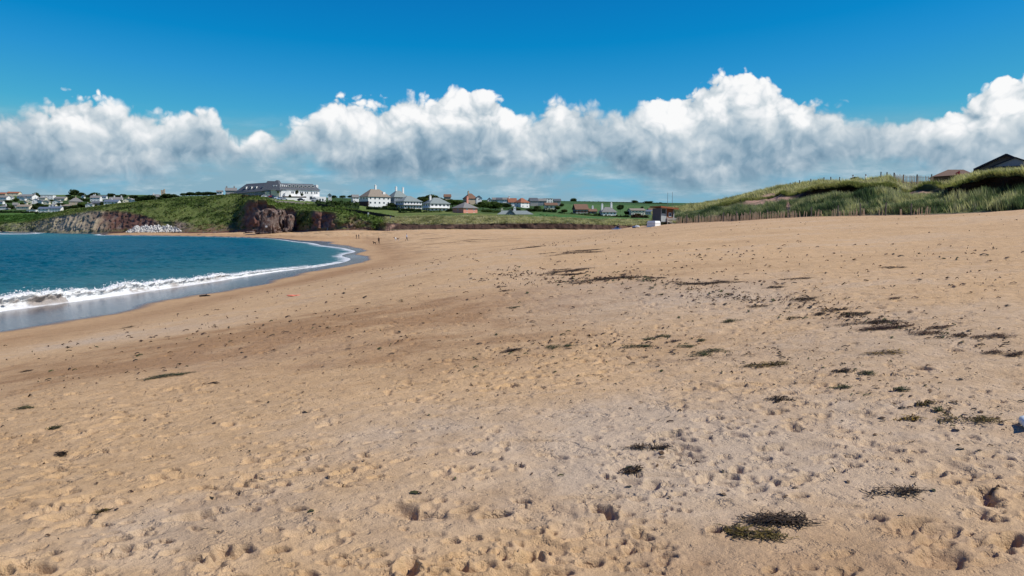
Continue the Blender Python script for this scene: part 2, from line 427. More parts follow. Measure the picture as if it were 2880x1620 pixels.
# deeper dark prints where the photograph shows them
for px, py, a, b, ang, dp in ((1480, 1575, .10, .055, 1.2, .10), (1395, 1455, .10, .06, .1, .085), (1310, 1440, .09, .05, .5, .07), (1305, 1328, .085, .055, 1.0, .06), (1452, 1320, .06, .04, .2, .06),
                              (1888, 1227, .09, .05, .1, .07), (1880, 1230, .17, .08, .1, .03), (1345, 1205, .04, .03, .6, .06), (1355, 1240, .045, .03, .3, .06), (1220, 1283, .03, .025, 0, .055), (1128, 1440, .18, .09, 2.4, .04),
                              (1145, 1600, .10, .05, 2.0, .05), (1790, 1505, .06, .04, .5, .06), (2010, 1505, .05, .05, 0, .07), (1425, 1080, .10, .07, .6, .08), (1350, 1055, .06, .05, 0, .06), (2050, 1086, .20, .05, .1, .05),
                              (1700, 1350, .03, .03, 0, .05), (108, 1488, .06, .04, .8, .06), (215, 1460, .14, .08, .7, .05), (555, 1448, .16, .09, .2, .06), (780, 1550, .06, .05, 0, .05), (970, 1330, .09, .06, .6, .06), (920, 1240, .15, .07, .4, .05), (2640, 1580, .16, .1, .3, .05), (2560, 1480, .12, .05, .2, .05), (2620, 1345, .1, .05, .3, .05), (1080, 1030, .06, .04, .2, .04), (1600, 1075, .14, .06, .2, .05)):
    x, y = sand_hit(px, py); pit(x, y, a, b, ang, dp)
# colour of the sand itself: tan, damp brown, grey shell grit
n1 = fbm(BX * 0.22, BY * 0.22, 4, 61); n2 = fbm(BX * 1.1, BY * 1.1, 4, 71); n3 = fbm(BX * 6, BY * 6, 3, 81)
tan_ = np.array([0.50, 0.330, 0.174]); damp = np.array([0.29, 0.163, 0.075]); grit = np.array([0.455, 0.345, 0.235])
def blob(px, py, rx, ry):
    x, y = sand_hit(px, py); return np.exp(-(((BX - x) / rx) ** 2 + ((BY - y) / ry) ** 2))
g = 0.75 * blob(1800, 835, 3.2, 4.2) + 0.7 * blob(1780, 1300, .8, 1.3) + 0.6 * blob(2480, 970, 2.0, 1.6) + 0.6 * blob(1900, 1180, 1.2, 1.2) + 0.5 * blob(2700, 1150, 1.6, 1.4) + 0.5 * blob(500, 1480, 1.0, .7) + 0.5 * blob(1150, 1180, 1.2, 1.0) + 0.35 * blob(2500, 1300, 1.3, .8) + 0.5 * blob(300, 950, 3, 2)
gw = np.clip(g + 0.35 * sstep(n1 + 0.5 * n2, 0.1, 0.6) + 0.25 * n3, 0, 1) * dry
br = 1.1 * blob(650, 950, 5.5, 3.2) + 1.0 * blob(330, 1030, 3.4, 2.0) + 1.0 * blob(1120, 880, 4.5, 4.5) + 0.9 * blob(950, 770, 9, 14) + .7 * blob(1000, 1000, 3, 2) + 0.55 * blob(2250, 1590, 1.2, .5)
dw = np.clip(0.8 * sstep(BZ0, 1.6, 0.45) + br * (0.65 + 0.6 * n2) + 0.25 * sstep(n2 - n1 * .5, 0.15, 0.6), 0, 1)
dw *= 1 - 0.55 * sstep(BZ0, 0.75, 0.45)
far_p = sstep(R_, 60, 160)[..., None]
c = tan_ * (1 - gw[..., None]) + grit * gw[..., None]
c = c * (1 - 0.8 * dw[..., None]) + damp * 0.8 * dw[..., None]
hi = sstep(BZ0, 4.4, 5.6)[..., None] * far_p ** .5
c = c * (1 - .5 * hi) + np.array([0.475, 0.318, 0.192]) * .5 * hi
c *= (1 + 0.10 * n3[..., None] + 0.08 * n1[..., None])
wet = sstep(BZ0 + 0.07 * n1 + 0.025 * n2 + .13 * sstep(R_, 110, 190), 0.40, 0.28)
c = c * (1 - wet[..., None]) + np.array([0.075, 0.066, 0.066]) * wet[..., None]
# wave-sorted dark lines across the far strand
ln = sstep(np.abs(fbm(BX * 0.03, BY * 0.5, 4, 91)), 0.09, 0.0) * sstep(R_, 70, 140) * sstep(BZ0, 0.45, 0.8) * sstep(BZ0, 3.6, 2.4)
c *= (1 - 0.35 * ln[..., None])
m = bpy.data.materials.new('sand'); m.use_nodes = True; nt = m.node_tree; p = nt.nodes['Principled BSDF']
a_ = node(nt, 'ShaderNodeAttribute', attribute_name='Col'); w_ = node(nt, 'ShaderNodeAttribute', attribute_name='wet')
co = nt.nodes.new('ShaderNodeTexCoord').outputs['Object']
W = S(nt, w_.outputs['Fac'])
gr = noise(nt, co, 130, 3, 0.75); gr2 = noise(nt, co, 900, 2, 0.8); md = noise(nt, co, 24, 4, 0.65); bg_ = noise(nt, co, 4.0, 5, 0.6)
v = 1.0 + ((gr - 0.5) * 0.85 + (gr2 - 0.5) * 0.6 + (md - 0.5) * 0.22 + (bg_ - 0.5) * 0.22) * (1.0 - W * 0.8)
cx = nt.nodes.new('ShaderNodeCombineXYZ')
for i in range(3): nt.links.new(v.k, cx.inputs[i])
nt.links.new(mixcol(nt, 1.0, a_.outputs['Color'], cx.outputs[0], 'MULTIPLY'), p.inputs['Base Color'])
nt.links.new((0.85 - W * 0.67).k, p.inputs['Roughness'])
nt.links.new((0.15 + W * 0.05).k, p.inputs['Specular IOR Level'])
pk = noise(nt, co, 7.0, 4, 0.6).step(0.44, 0.34); pk2 = noise(nt, co, 2.6, 5, 0.62).step(0.42, 0.34); pk3 = noise(nt, co, 17.0, 3, 0.6).step(0.42, 0.33)
h = (pk * -0.016 + pk2 * -0.020 + pk3 * -0.006 + (md - 0.5) * 0.014 + (bg_ - 0.5) * 0.055 + (gr - 0.5) * 0.010 + (noise(nt, co, 1.1, 6, 0.62) - 0.5) * 0.11) * (1.0 - W * 0.93)
b = nt.nodes.new('ShaderNodeBump'); b.inputs['Strength'].default_value = 0.75; b.inputs['Distance'].default_value = 1.0
nt.links.new(h.k, b.inputs['Height']); nt.links.new(b.outputs[0], p.inputs['Normal'])
M_SAND = m
obj_np('sand_beach', np.stack([BX, BY, BZ], -1).reshape(-1, 3), grid_faces(len(rs), len(azs))[:, ::-1], [M_SAND], kind='structure', col=c.reshape(-1, 3), attrs={'wet': wet})

# ---- sea
saz = np.concatenate([np.radians(np.linspace(-180, -42, 60)), np.linspace(math.radians(-41), math.radians(-6), 330), np.radians(np.linspace(-5, 180, 60))])
srs = [24.0]
while srs[-1] < 14000: srs.append(srs[-1] * (1.0075 if srs[-1] < 500 else 1.06))
srs = np.array(srs); SR, SA = np.meshgrid(srs, saz, indexing='ij')
SX, SY = SR * np.sin(SA), SR * np.cos(SA)
sb = np.where(SR < 720, beach_z(SX, SY), -3.0)
depth = np.clip(-sb, -0.5, 3)
amp = sstep(depth, 0.0, 1.0) * (1 - sstep(SR, 600, 1500))
th = 0.45 * SX + 0.9 * SY + 6 * fbm(SX * 0.02, SY * 0.02, 2, 5)
SZ = amp * (0.10 * np.sin(th * 0.42) + 0.12 * fbm(SX * 0.16 + SY * .05, SY * 0.30, 4, 13) + 0.17 * fbm(SX * 0.45, SY * 0.8, 3, 23) + 0.10 * fbm(SX * 1.4, SY * 2.2, 2, 29))
m = bpy.data.materials.new('sea_water'); m.use_nodes = True; nt = m.node_tree; p = nt.nodes['Principled BSDF']
dp = S(nt, node(nt, 'ShaderNodeAttribute', attribute_name='depth').outputs['Fac'])
co = nt.nodes.new('ShaderNodeTexCoord').outputs['Object']
mpg = nt.nodes.new('ShaderNodeMapping'); nt.links.new(co, mpg.inputs[0]); mpg.inputs['Rotation'].default_value = (0, 0, 0.45); mpg.inputs['Scale'].default_value = (0.45, 1.0, 1)
w1 = noise(nt, mpg.outputs[0], 0.35, 5, 0.6, 0.4); w2 = noise(nt, mpg.outputs[0], 1.6, 5, 0.65, 0.5); w3 = noise(nt, co, 0.03, 3, 0.5)
deep = mixcol(nt, w3.step(0.38, 0.62), (0.001, 0.080, 0.118), (0.002, 0.094, 0.128))
w5 = noise(nt, mpg.outputs[0], 0.55, 6, 0.7, 0.6)
deep = mixcol(nt, w5.step(0.42, 0.62) * 0.55, deep, (0.001, 0.060, 0.088))  # shaded sides of the chop, mixed into the base colour
deep = mixcol(nt, w2.step(0.48, 0.7) * 0.6, deep, (0.004, 0.12, 0.175))  # brighter ripple faces, likewise put into the base colour
wc = mixcol(nt, dp.step(1.6, 0.25) * 0.7, deep, (0.03, 0.15, 0.155))
fo = noise(nt, mpg.outputs[0], 0.55, 7, 0.68, 1.2); fo2 = noise(nt, co, 2.6, 4, 0.6)
foam = (dp + (fo - 0.5) * 0.9 + (fo2 - 0.5) * 0.15).step(0.17, 0.03)
ws = noise(nt, mpg.outputs[0], 0.16, 8, 0.66, 0.6)
foam = foam.mx((ws + (w2 - 0.5) * 0.25).step(0.735, 0.78) * 0.7)
nt.links.new(mixcol(nt, foam, wc, (0.70, 0.72, 0.73)), p.inputs['Base Color'])
nt.links.new((foam * 0.6 + 0.30).k, p.inputs['Roughness']); p.inputs['Specular IOR Level'].default_value = 0.05
b = nt.nodes.new('ShaderNodeBump'); b.inputs['Strength'].default_value = 1.0; b.inputs['Distance'].default_value = 1.0
nt.links.new(((w1 - 0.5) * 1.5 + (w2 - 0.5) * 0.6 + (noise(nt, co, 5.0, 4, 0.6) - 0.5) * 0.08 + foam * 0.05).k, b.inputs['Height']); nt.links.new(b.outputs[0], p.inputs['Normal'])
obj_np('sea', np.stack([SX, SY, SZ], -1).reshape(-1, 3), grid_faces(len(srs), len(saz))[:, ::-1], [m], kind='structure', attrs={'depth': depth})

# ---- the breaker rolling onto the strand
base_px = [(-260, 930), (-120, 899), (0, 874), (130, 858), (261, 840), (400, 820), (522, 803), (652, 783), (783, 763), (891, 750), (960, 737)]
P = []
for px, py in base_px:
    d = ray(px, py); t = (0.03 - EYE) / d[2]; P.append((CAM + d * t)[:2])
P = np.array(P); seg = np.r_[0, np.cumsum(np.hypot(*np.diff(P, axis=0).T))]
NL = 760; sL = np.linspace(0, seg[-1], NL); cxy = np.stack([np.interp(sL, seg, P[:, i]) for i in (0, 1)], 1)
for _ in range(40): cxy[1:-1] = (cxy[:-2] + cxy[1:-1] * 2 + cxy[2:]) / 4
tg = np.gradient(cxy, axis=0); tg /= np.linalg.norm(tg, axis=1)[:, None]; nrm = np.stack([-tg[:, 1], tg[:, 0]], 1)
Hs = np.interp(sL, seg, [.75, .75, .76, .78, .74, .68, .58, .44, .26, .14, .05]) * (1 + 0.22 * vnoise(sL * 0.32, sL * 0, 3) + 0.10 * vnoise(sL * 1.3, sL * 0, 8))
prof = np.array([(-.5, -.12), (-.1, .10), (.12, .30), (.18, .52), (.10, .74), (.06, .90), (.22, 1.03), (.5, 1.08), (.85, 1.0), (1.3, .80), (1.9, .55), (2.7, .30), (3.8, .10), (5.2, -.12)])
tt = np.linspace(0, 1, 46); kk = np.linspace(0, 1, len(prof))
po, ph = np.interp(tt, kk, prof[:, 0]), np.interp(tt, kk, prof[:, 1])
U, Q = np.meshgrid(sL, tt, indexing='ij')
rough_w = np.sin(np.pi * np.clip(Q * 1.15, 0, 1)) ** 0.6
nz = fbm(U * 1.5, Q * 7, 4, 101, .62); nz2 = fbm(U * 5.0, Q * 22, 3, 111, .6)
off = po[None] * (0.35 + 0.65 * Hs[:, None]) * 1.15 - rough_w * (0.34 * nz + 0.14 * nz2) * (0.3 + Hs[:, None])
hz = ph[None] * Hs[:, None] + rough_w * (0.20 * nz + 0.15 * nz2) * Hs[:, None]
VX = cxy[:, 0][:, None] + nrm[:, 0][:, None] * off; VY = cxy[:, 1][:, None] + nrm[:, 1][:, None] * off
foamy = sstep(Q + 0.22 * nz, 0.86, 0.60)
dirty = sstep(fbm(U * 0.30, Q * 2, 3, 121) + 0.5 * nz, -0.02, 0.4) * sstep(Q, 0.02, 0.10) * sstep(Q, 0.42, 0.28) * sstep(Hs[:, None], 0.3, 0.7)
wc_ = np.array([.68, .69, .69]); dc_ = np.array([.24, .19, .155]); sc_ = np.array([.012, .115, .13])
cc = wc_ * foamy[..., None] + sc_ * (1 - foamy[..., None]); cc = cc * (1 - .8 * dirty[..., None]) + dc_ * .8 * dirty[..., None]
cc = cc * (1 - .12 * sstep(nz2, 0, .6))[..., None]
obj_np('breaking_wave', np.stack([VX, VY, hz], -1).reshape(-1, 3), grid_faces(NL, 46)[:, ::-1], [mat('surf_foam', (1, 1, 1), .75, .12, 2.5, .5, 6, attr=True)], kind='structure', col=cc.reshape(-1, 3))
nS = 2600; ii = (rng.random(nS) ** 1.3 * NL * .82).astype(int); hh = Hs[ii]
ctr = np.stack([cxy[ii, 0] + nrm[ii, 0] * rng.normal(.45, .4, nS), cxy[ii, 1] + nrm[ii, 1] * rng.normal(.45, .4, nS), hh * (1.0 + np.abs(rng.normal(0, .16, nS)))], 1)
sz = rng.uniform(.012, .05, nS)[:, None, None]
tv = ctr[:, None, :] + rng.normal(0, 1, (nS, 4, 3)) * sz
tf = (np.arange(nS)[:, None, None] * 4 + np.array([(0, 1, 2), (0, 2, 3), (0, 3, 1), (1, 3, 2)])).reshape(-1, 3)
obj_np('sea_spray', tv.reshape(-1, 3), tf, [mat('spray', (.8, .82, .82), .7)], kind='stuff', smooth=False)

# ---- land behind the bay: one loft whose rows are foot, lip, crest, village foot, skyline
cols = [-500, 0, 80, 150, 200, 260, 330, 400, 450, 500, 560, 620, 665, 688, 700, 715, 748, 753, 770, 778, 826, 832, 880, 940, 1000, 1060, 1085, 1110, 1200, 1340, 1500, 1600, 1700, 1850, 2100, 2600]
rowA = ([650, 651.5, 652.5, 655.5, 657, 656.5, 653.5, 651.5, 651, 652.5, 654.5, 652, 649, 648, 648, 649, 652, 652, 652, 652, 651, 650, 648, 647, 647, 649, 648, 647, 645, 645, 645, 645, 646, 645, 645, 645],
        [680, 640, 618, 560, 530, 508, 490, 476, 462, 447, 432, 423, 416, 411, 408, 405, 402, 401, 400, 398, 388, 384, 358, 344, 337, 330, 325, 322, 314, 304, 294, 287, 282, 280, 280, 280])
rowB = ([630, 628, 626, 610, 602, 591, 591, 603, 622, 625, 629, 622, 612, 572, 561, 561, 562, 575, 577, 586, 587, 592, 592, 597, 610, 631, 626, 628, 631, 629, 627, 628, 632, 635, 637, 637],
        [695, 655, 636, 592, 566, 544, 524, 498, 475, 464, 452, 446, 440, 433, 422, 414, 410, 409, 408, 406, 394, 394, 368, 350, 346, 333, 328, 326, 318, 307, 296, 289, 284, 282, 282, 282])
rowC = ([612, 611, 610, 602, 594, 586, 578, 571, 567, 563, 559, 551, 549, 553, 555, 556, 557, 563, 570, 576, 578, 580, 580, 586, 596, 616, 616, 615, 612.5, 611, 615, 618, 620, 622, 622, 622],
        [760, 705, 675, 615, 580, 555, 538, 524, 514, 510, 505, 498, 488, 478, 472, 464, 452, 430, 428, 422, 416, 414, 398, 390, 382, 352, 342, 338, 332, 322, 312, 305, 302, 300, 300, 300])
rowD = ([600, 599, 599, 597, 589, 581, 573, 566, 561, 556, 553, 549.5, 548, 550, 552, 554, 555, 558, 560, 562, 564, 566, 570, 574, 579, 588, 590, 592, 594, 598, 600, 606, 612, 616, 617, 617],
        [880, 820, 810, 800, 800, 800, 800, 800, 780, 640, 570, 548, 545, 545, 545, 545, 545, 545, 545, 545, 545, 545, 525, 505, 480, 450, 440, 440, 430, 420, 420, 420, 420, 420, 420, 420])
rowE = ([549, 548, 548, 548, 548, 548, 548, 548, 549, 551, 551, 551, 551, 551, 552, 552, 553, 553, 553, 553, 554, 554, 555, 556, 558, 560, 560, 560, 561, 562, 564, 565.5, 567, 570, 573, 575],
        [1350, 1300, 1300, 1300, 1300, 1350, 1400, 1500, 1550, 1500, 1400, 1200, 1000, 960, 960, 960, 940, 940, 930, 930, 900, 900, 900, 900, 900, 900, 900, 900, 900, 920, 1050, 1100, 1150, 1200, 1200, 1200])
pxs = np.arange(-240, 2302, 2.0)
def prow(r): return np.interp(pxs, cols, r[0]), np.interp(pxs, cols, r[1])
def to_xyz(px, py, Y):
    d1 = FWD[1] + UPV[1] * ((810 - py) / F); t = Y / d1
    return t * (px - 1440) / F, Y, EYE + t * (FWD[2] + UPV[2] * ((810 - py) / F))
ctl = []
for r in (rowA, rowB, rowC, rowD, rowE):
    py, Y = prow(r); X, Y, Z = to_xyz(pxs, py, Y); ctl.append([X, Y, Z])
a0_ = [ctl[0][0], ctl[0][1] - 2.0, ctl[0][2] - 2.0]
e1_ = [ctl[4][0] * 1.35, ctl[4][1] * 1.35, ctl[4][2] - 22]
e2_ = [ctl[4][0] * 4, ctl[4][1] * 4, ctl[4][2] * 0 + 5]
ctl = [a0_] + ctl + [e1_, e2_]
nsub = [2, 24, 26, 30, 46, 3, 2]
LX, LY, LZ, LT = [], [], [], []
for k, n in enumerate(nsub):
    for i in range(n):
        t = i / n
        for L, q in zip((LX, LY, LZ), range(3)): L.append(ctl[k][q] * (1 - t) + ctl[k + 1][q] * t)
        LT.append(k + t)
for L, q in zip((LX, LY, LZ), range(3)): L.append(ctl[-1][q])
LT.append(len(nsub)); LX, LY, LZ = (np.array(L) for L in (LX, LY, LZ)); T = np.array(LT)[:, None] * np.ones_like(LX); PX = pxs[None] * np.ones_like(LX)
LY0, LZ0 = LY.copy(), LZ.copy()
face = sstep(T, 1.0, 1.15) * (1 - sstep(T, 1.85, 2.05))
top_ = sstep(T, 2.0, 2.3)
rocky = np.interp(pxs, [0, 120, 170, 430, 470, 520, 600, 670, 686, 692, 828, 838, 872, 885, 930, 950, 990, 1020, 1070, 1084], [.5, .8, 1, 1, .35, .45, .5, .35, .5, 1, 1, .2, .2, 1, 1, .3, .6, .5, .4, .0])[None] * np.ones_like(LX)
cl = .6 * fbm(LX / 9, LZ / 5 + LY / 14, 5, 201, .58) + .9 * (.35 - np.abs(fbm(LX / 7 + LZ / 16, LZ / 11 - LX / 30, 4, 205, .55))) ; cl2 = fbm(LX / 2.6, LZ / 1.6, 3, 211)
dune_ = sstep(PX, 1075, 1090)
LY += face * rocky * (4.2 * cl + 1.3 * cl2) + face * (1 - rocky) * (1 - dune_) * 3.0 * cl + face * dune_ * (1.1 * fbm(LX / 3, LZ * .3, 3, 221) + .7 * fbm(LX / 9, LZ * 0, 2, 222))
LZ += face * rocky * 0.6 * cl2 + face * (1 - dune_) * (1 - rocky) * 1.0 * fbm(LX / 6, LY / 6, 4, 225)
hum = fbm(LX / 14, LY / 14, 4, 231)
LZ += top_ * np.clip((LY - 280) / 200, .35, 1.4) * np.where(T < 4.9, 0.9 * hum, 0) * np.interp(T, [2, 2.4, 2.9, 3.0, 3.3, 4.6, 5], [.3, 1, .8, .5, 1, .8, .25])
LZ += dune_ * sstep(T, 1.9, 2.2) * (1 - sstep(T, 3.0, 3.4)) * 0.7 * fbm(LX / 4, LY / 4, 3, 241)
# colours
g1, g2 = np.array([.125, .155, .042]), np.array([.085, .125, .032]); straw = np.array([.21, .19, .08])
gn = fbm(LX / 10, LY / 8 + LZ / 5, 5, 251); gn2 = fbm(LX / 3, LY / 3 + LZ / 2, 4, 261); gn3 = fbm(LX / 40, LY / 40, 3, 271)
def mixa(a, b, w): return a * (1 - w[..., None]) + b * w[..., None]
C = mixa(np.ones(LX.shape + (3,)) * g1, g2, sstep(gn, -.3, .35)); C = mixa(C, straw, .55 * sstep(gn2 + .4 * gn, .1, .6))
C = mixa(C, np.array([.035, .062, .020]), .75 * sstep(gn + .5 * gn2, .22, .5))          # gorse and bramble
fld = np.array([.055, .130, .034])
C = mixa(C, fld * (1 + .12 * gn2[..., None]), sstep(PX, 1480, 1520) * sstep(T, 2.95, 3.1) * (1 - sstep(T, 3.98, 4.05)))
C = mixa(C, np.array([.05, .115, .022]), (1 - sstep(PX, 90, 190)) * sstep(T, 2.0, 2.3) * (1 - sstep(T, 3.9, 4.1)) * .85)   # green coastal field
up = sstep(T, 4.0, 4.08)
C = mixa(C, mixa(np.ones(LX.shape + (3,)) * np.array([.03, .06, .016]), np.array([.06, .105, .03]), sstep(gn, -.1, .4)), up)
C = mixa(C, np.array([.068, .130, .042]), up * sstep(PX, 1480, 1560))
C = mixa(C, np.array([.045, .095, .034]), sstep(T, 4.58, 4.62) * sstep(PX, 1480, 1560))
C = mixa(C, np.array([.10, .15, .04]), sstep(T, 4.75, 4.9) * (1 - sstep(PX, 560, 640)) * .7)
C = mixa(C, np.array([.11, .155, .038]), sstep(T, 2.05, 2.3) * (1 - sstep(T, 3.95, 4.05)) * sstep(PX, 690, 740) * (1 - sstep(PX, 1080, 1120)) * .8)
mar1, mar2 = np.array([.33, .30, .17]), np.array([.22, .21, .11])
dm = dune_ * sstep(T, 1.9, 2.0) * (1 - sstep(T, 3.02, 3.15))
C = mixa(C, mixa(np.ones(LX.shape + (3,)) * mar1, mar2, sstep(gn2, -.3, .4)), dm)
rock1 = mixa(np.ones(LX.shape + (3,)) * np.array([.42, .345, .225]), np.array([.135, .068, .05]), sstep(PX + 60 * cl, 215, 330))
rock1 = mixa(rock1, np.array([.19, .095, .07]), sstep(PX, 430, 520) * sstep(gn2, -.3, .3)); rock1 = mixa(rock1, np.array([.34, .29, .22]), (1 - sstep(PX, 60, 130)) * .8)
rock1 = mixa(rock1, np.array([.20, .165, .14]), sstep(cl2, .15, .5) * .6)
rk = face * np.clip(rocky * 1.55 - .55 + .9 * gn2 * (1 - rocky * .8) + np.where(PX > 470, .55 * sstep(T, 1.6, 1.1), 0), 0, 1)
rk = np.maximum(rk, sstep(T, 1.95, 1.8) * sstep(PX, 440, 480) * sstep(gn + .3, .15, .3) * .0)
rk = np.maximum(rk, (1 - sstep(T, 1.0, 1.12)))
C = mixa(C, rock1, rk * (1 - dune_))
gravel = np.exp(-((PX - 505) / 26) ** 2) * sstep(T, 1.25, 1.4) * (1 - sstep(T, 1.9, 2.1)); C = mixa(C, np.array([.19, .15, .12]), gravel)
soil = mixa(np.ones(LX.shape + (3,)) * np.array([.085, .05, .035]), np.array([.16, .10, .07]), sstep(gn2, 0, .5))
C = mixa(C, soil, face * dune_); C = mixa(C, np.array([.46, .31, .21]), dune_ * (1 - sstep(T, 1.0, 1.06)))
path = np.exp(-((PX - (1094 + (T - 1.2) * 26)) / 7) ** 2) * sstep(T, 0.98, 1.0) * (1 - sstep(T, 2.6, 3.0)); C = mixa(C, np.array([.36, .22, .15]), np.clip(path * 1.3, 0, 1))
car = sstep(PX, 755, 770) * (1 - sstep(PX, 880, 895)) * sstep(T, 3.28, 3.30) * (1 - sstep(T, 3.62, 3.64)); C = mixa(C, np.array([.20, .17, .15]), car * .85)
M_LAND = mat('turf_and_rock', (1, 1, 1), .95, .32, .6, .6, 1.5, spec=.1, attr=True)
obj_np('headland_and_hills', np.stack([LX, LY, LZ], -1).reshape(-1, 3), grid_faces(*LX.shape)[:, ::-1], [M_LAND], kind='structure', col=np.clip(C, 0, 1).reshape(-1, 3))
ROWT = T
def land_hit(px, py, ymin=0.0, t0=2.0):
    """first visible ground point of the land loft on the line of sight through (px, py)"""
    j = int(np.clip(round((px - pxs[0]) / 2), 0, len(pxs) - 1))
    sel = (ROWT[:, j] >= t0) & (LY[:, j] >= ymin) & (ROWT[:, j] <= 5)
    Ys, Zs = LY[sel, j], LZ[sel, j]
    ly, lz = np.linspace(Ys[0], Ys[-1], 600), None
    o = np.argsort(Ys); lz = np.interp(ly, Ys[o], Zs[o])
    d = ray(px, py); lim = EYE + d[2] / d[1] * ly
    hit = np.nonzero(lim <= lz)[0]
    k = hit[0] if len(hit) else int(np.argmax((lz - EYE) / ly))
    return np.array([ly[k] * d[0] / d[1], ly[k], lz[k]])
def land_z(x, y):
    px = 1440 + F * x / y * 1.0031; j = int(np.clip(round((px - pxs[0]) / 2), 0, len(pxs) - 1))
    o = np.argsort(LY[:, j]); return float(np.interp(y, LY[o, j], LZ[o, j]))

# ---- the big dune with its undercut bank
dcols = [1836, 1900, 1960, 2010, 2050, 2080, 2140, 2190, 2200, 2250, 2280, 2290, 2340, 2400, 2450, 2500, 2540, 2560, 2600, 2640, 2675, 2690, 2720, 2750, 2820, 2880, 3100, 3500]
dA = ([633, 629, 627, 625, 623, 621, 618, 615, 614.5, 612, 610.5, 610, 609, 608, 607, 606.5, 606, 606, 604.5, 603, 602, 601, 600, 599, 596, 591, 584, 575],
      [119, 113, 108, 104, 101, 98, 94, 91, 90.5, 87.5, 85.5, 85, 82, 80, 78, 76, 75, 74, 72.5, 71, 70, 69, 68, 67, 65, 62, 55, 46])
dB = ([612, 606, 600, 592, 592, 589, 577, 566, 562, 557, 554, 553, 555, 548, 546, 544, 548, 550, 546, 543, 546, 552, 553, 548, 541, 536, 520, 500],
      [132, 130, 125, 119, 117, 114, 110, 106, 105.5, 102, 100, 100, 97, 95, 93, 91, 92, 91, 90, 88, 82, 79, 78, 76, 74, 71, 64, 56])
dC = ([604, 598, 592, 583, 578, 575, 565, 558, 553, 546, 536, 530, 527, 526, 525, 522, 537, 541, 530, 530, 530, 519, 512, 506, 496, 487, 470, 450],
      [138, 137, 134, 127, 126, 125, 124, 121, 120, 111, 101.2, 100.2, 97, 95, 93.1, 91.3, 94, 94, 92, 90, 84, 79, 77.6, 75.5, 73.5, 70.5, 63.5, 55.5])
dD = ([600, 587, 579, 572, 564, 557, 540, 530, 528.5, 522, 518, 517, 514, 511, 505, 505, 516, 520, 521, 521, 519, 514, 507, 500, 494, 490, 473, 452],
      [215, 195, 178, 166, 160, 156, 147, 140, 139, 134, 131, 130, 126, 122, 118, 113, 112, 112, 111, 109, 104, 86, 84, 82, 80, 77, 70, 62])
dE = ([600, 588, 580, 573, 565, 558, 541, 531, 529.5, 523, 519, 518, 527, 527, 525, 508, 513, 514, 513, 512, 510, 508, 500, 495, 489, 486, 470, 450], [260, 240, 220, 200, 190, 185, 175, 168, 167, 160, 156, 155, 131, 127, 125, 138, 135, 134, 132, 130, 130, 130, 130, 130, 130, 130, 130, 130])
dpx = np.arange(1836, 3502, 3.0)
dct = []
for r in (dA, dB, dC, dD, dE):
    X, Y, Z = to_xyz(dpx, np.interp(dpx, dcols, r[0]), np.interp(dpx, dcols, r[1])); dct.append([X, Y, Z])
dct = [[dct[0][0], dct[0][1] - 1.5, dct[0][2] - 1.2]] + dct + [[dct[-1][0] * 1.5, dct[-1][1] * 1.5, dct[-1][2] - 4]]
GX, GY, GZ, GT = [], [], [], []
for k, n in enumerate([2, 26, 16, 30, 10, 2]):
    for i in range(n):
        t = i / n
        for L, q in zip((GX, GY, GZ), range(3)): L.append(dct[k][q] * (1 - t) + dct[k + 1][q] * t)
        GT.append(k + t)
for L, q in zip((GX, GY, GZ), range(3)): L.append(dct[-1][q])
GT.append(6); GX, GY, GZ = (np.array(L) for L in (GX, GY, GZ)); DT = np.array(GT)[:, None] * np.ones_like(GX); DPX = dpx[None] * np.ones_like(GX)
sc = sstep(DT, 2.0, 2.2) * (1 - sstep(DT, 2.8, 3.0))
scarp_h = np.interp(dpx, [1836, 1990, 2030, 2110, 2180, 2200, 2500, 2530, 2600, 2680, 2690, 3500], [0, 0, .5, .4, .5, .9, 1, .3, .4, .4, 1, 1])[None] * np.ones_like(GX)
GY += sc * scarp_h * (2.4 + 1.5 * fbm(GX / 2.2, GZ / 1.2, 4, 301))                        # hollowed under the turf
slope_ = sstep(DT, 1.0, 1.2) * (1 - sc) * (1 - sstep(DT, 4.6, 5))
GZ += slope_ * (0.62 * fbm(GX / 4, GY / 4, 4, 311) * (1 - .45 * sstep(DT, 3.7, 4.0)) + .18 * fbm(GX / 1.5, GY / 1.5, 2, 315))
GZ += sstep(DT, 2.85, 3.0) * (1 - sstep(DT, 3.0, 3.4)) * scarp_h * (0.35 * fbm(GX / 2.5, GY * 0, 3, 321))
e1n = fbm(GX / 5, GY / 5 + GZ / 3, 4, 331); e2n = fbm(GX / 1.6, GY / 1.6 + GZ, 3, 341)
dg1, dg2, dst = np.array([.085, .115, .045]), np.array([.05, .08, .03]), np.array([.22, .20, .09])
DC = mixa(np.ones(GX.shape + (3,)) * dg1, dg2, sstep(e1n, -.2, .4)); DC = mixa(DC, dst, .6 * sstep(e2n, .0, .5)); DC = mixa(DC, dst, .65 * sstep(DT, 2.95, 3.1))
DPY = 810 - F * ((GZ - EYE) * math.cos(PITCH) + GY * math.sin(PITCH)) / (GY * math.cos(PITCH) - (GZ - EYE) * math.sin(PITCH))
def ell(x, y, a, b): return np.exp(-(((DPX - x) / a) ** 2 + ((DPY - y) / b) ** 2) ** 2)
bare = np.maximum.reduce([ell(2128, 569, 36, 9), ell(2172, 557, 34, 12), ell(2215, 557, 30, 4.5), ell(2217, 584, 10, 16), ell(2590, 541, 34, 5), ell(2652, 545, 22, 4), ell(2035, 588, 22, 3)]) * sstep(e2n, -.75, -.35) * (DT < 4)
bare_t = np.clip(np.maximum.reduce([ell(2128, 577, 44, 18), ell(2172, 566, 42, 22), ell(2215, 563, 36, 11), ell(2217, 590, 13, 22), ell(2590, 547, 38, 11), ell(2652, 550, 26, 10)]), 0, 1)
bare = np.clip(bare * (1 + .4 * e1n), 0, 1)
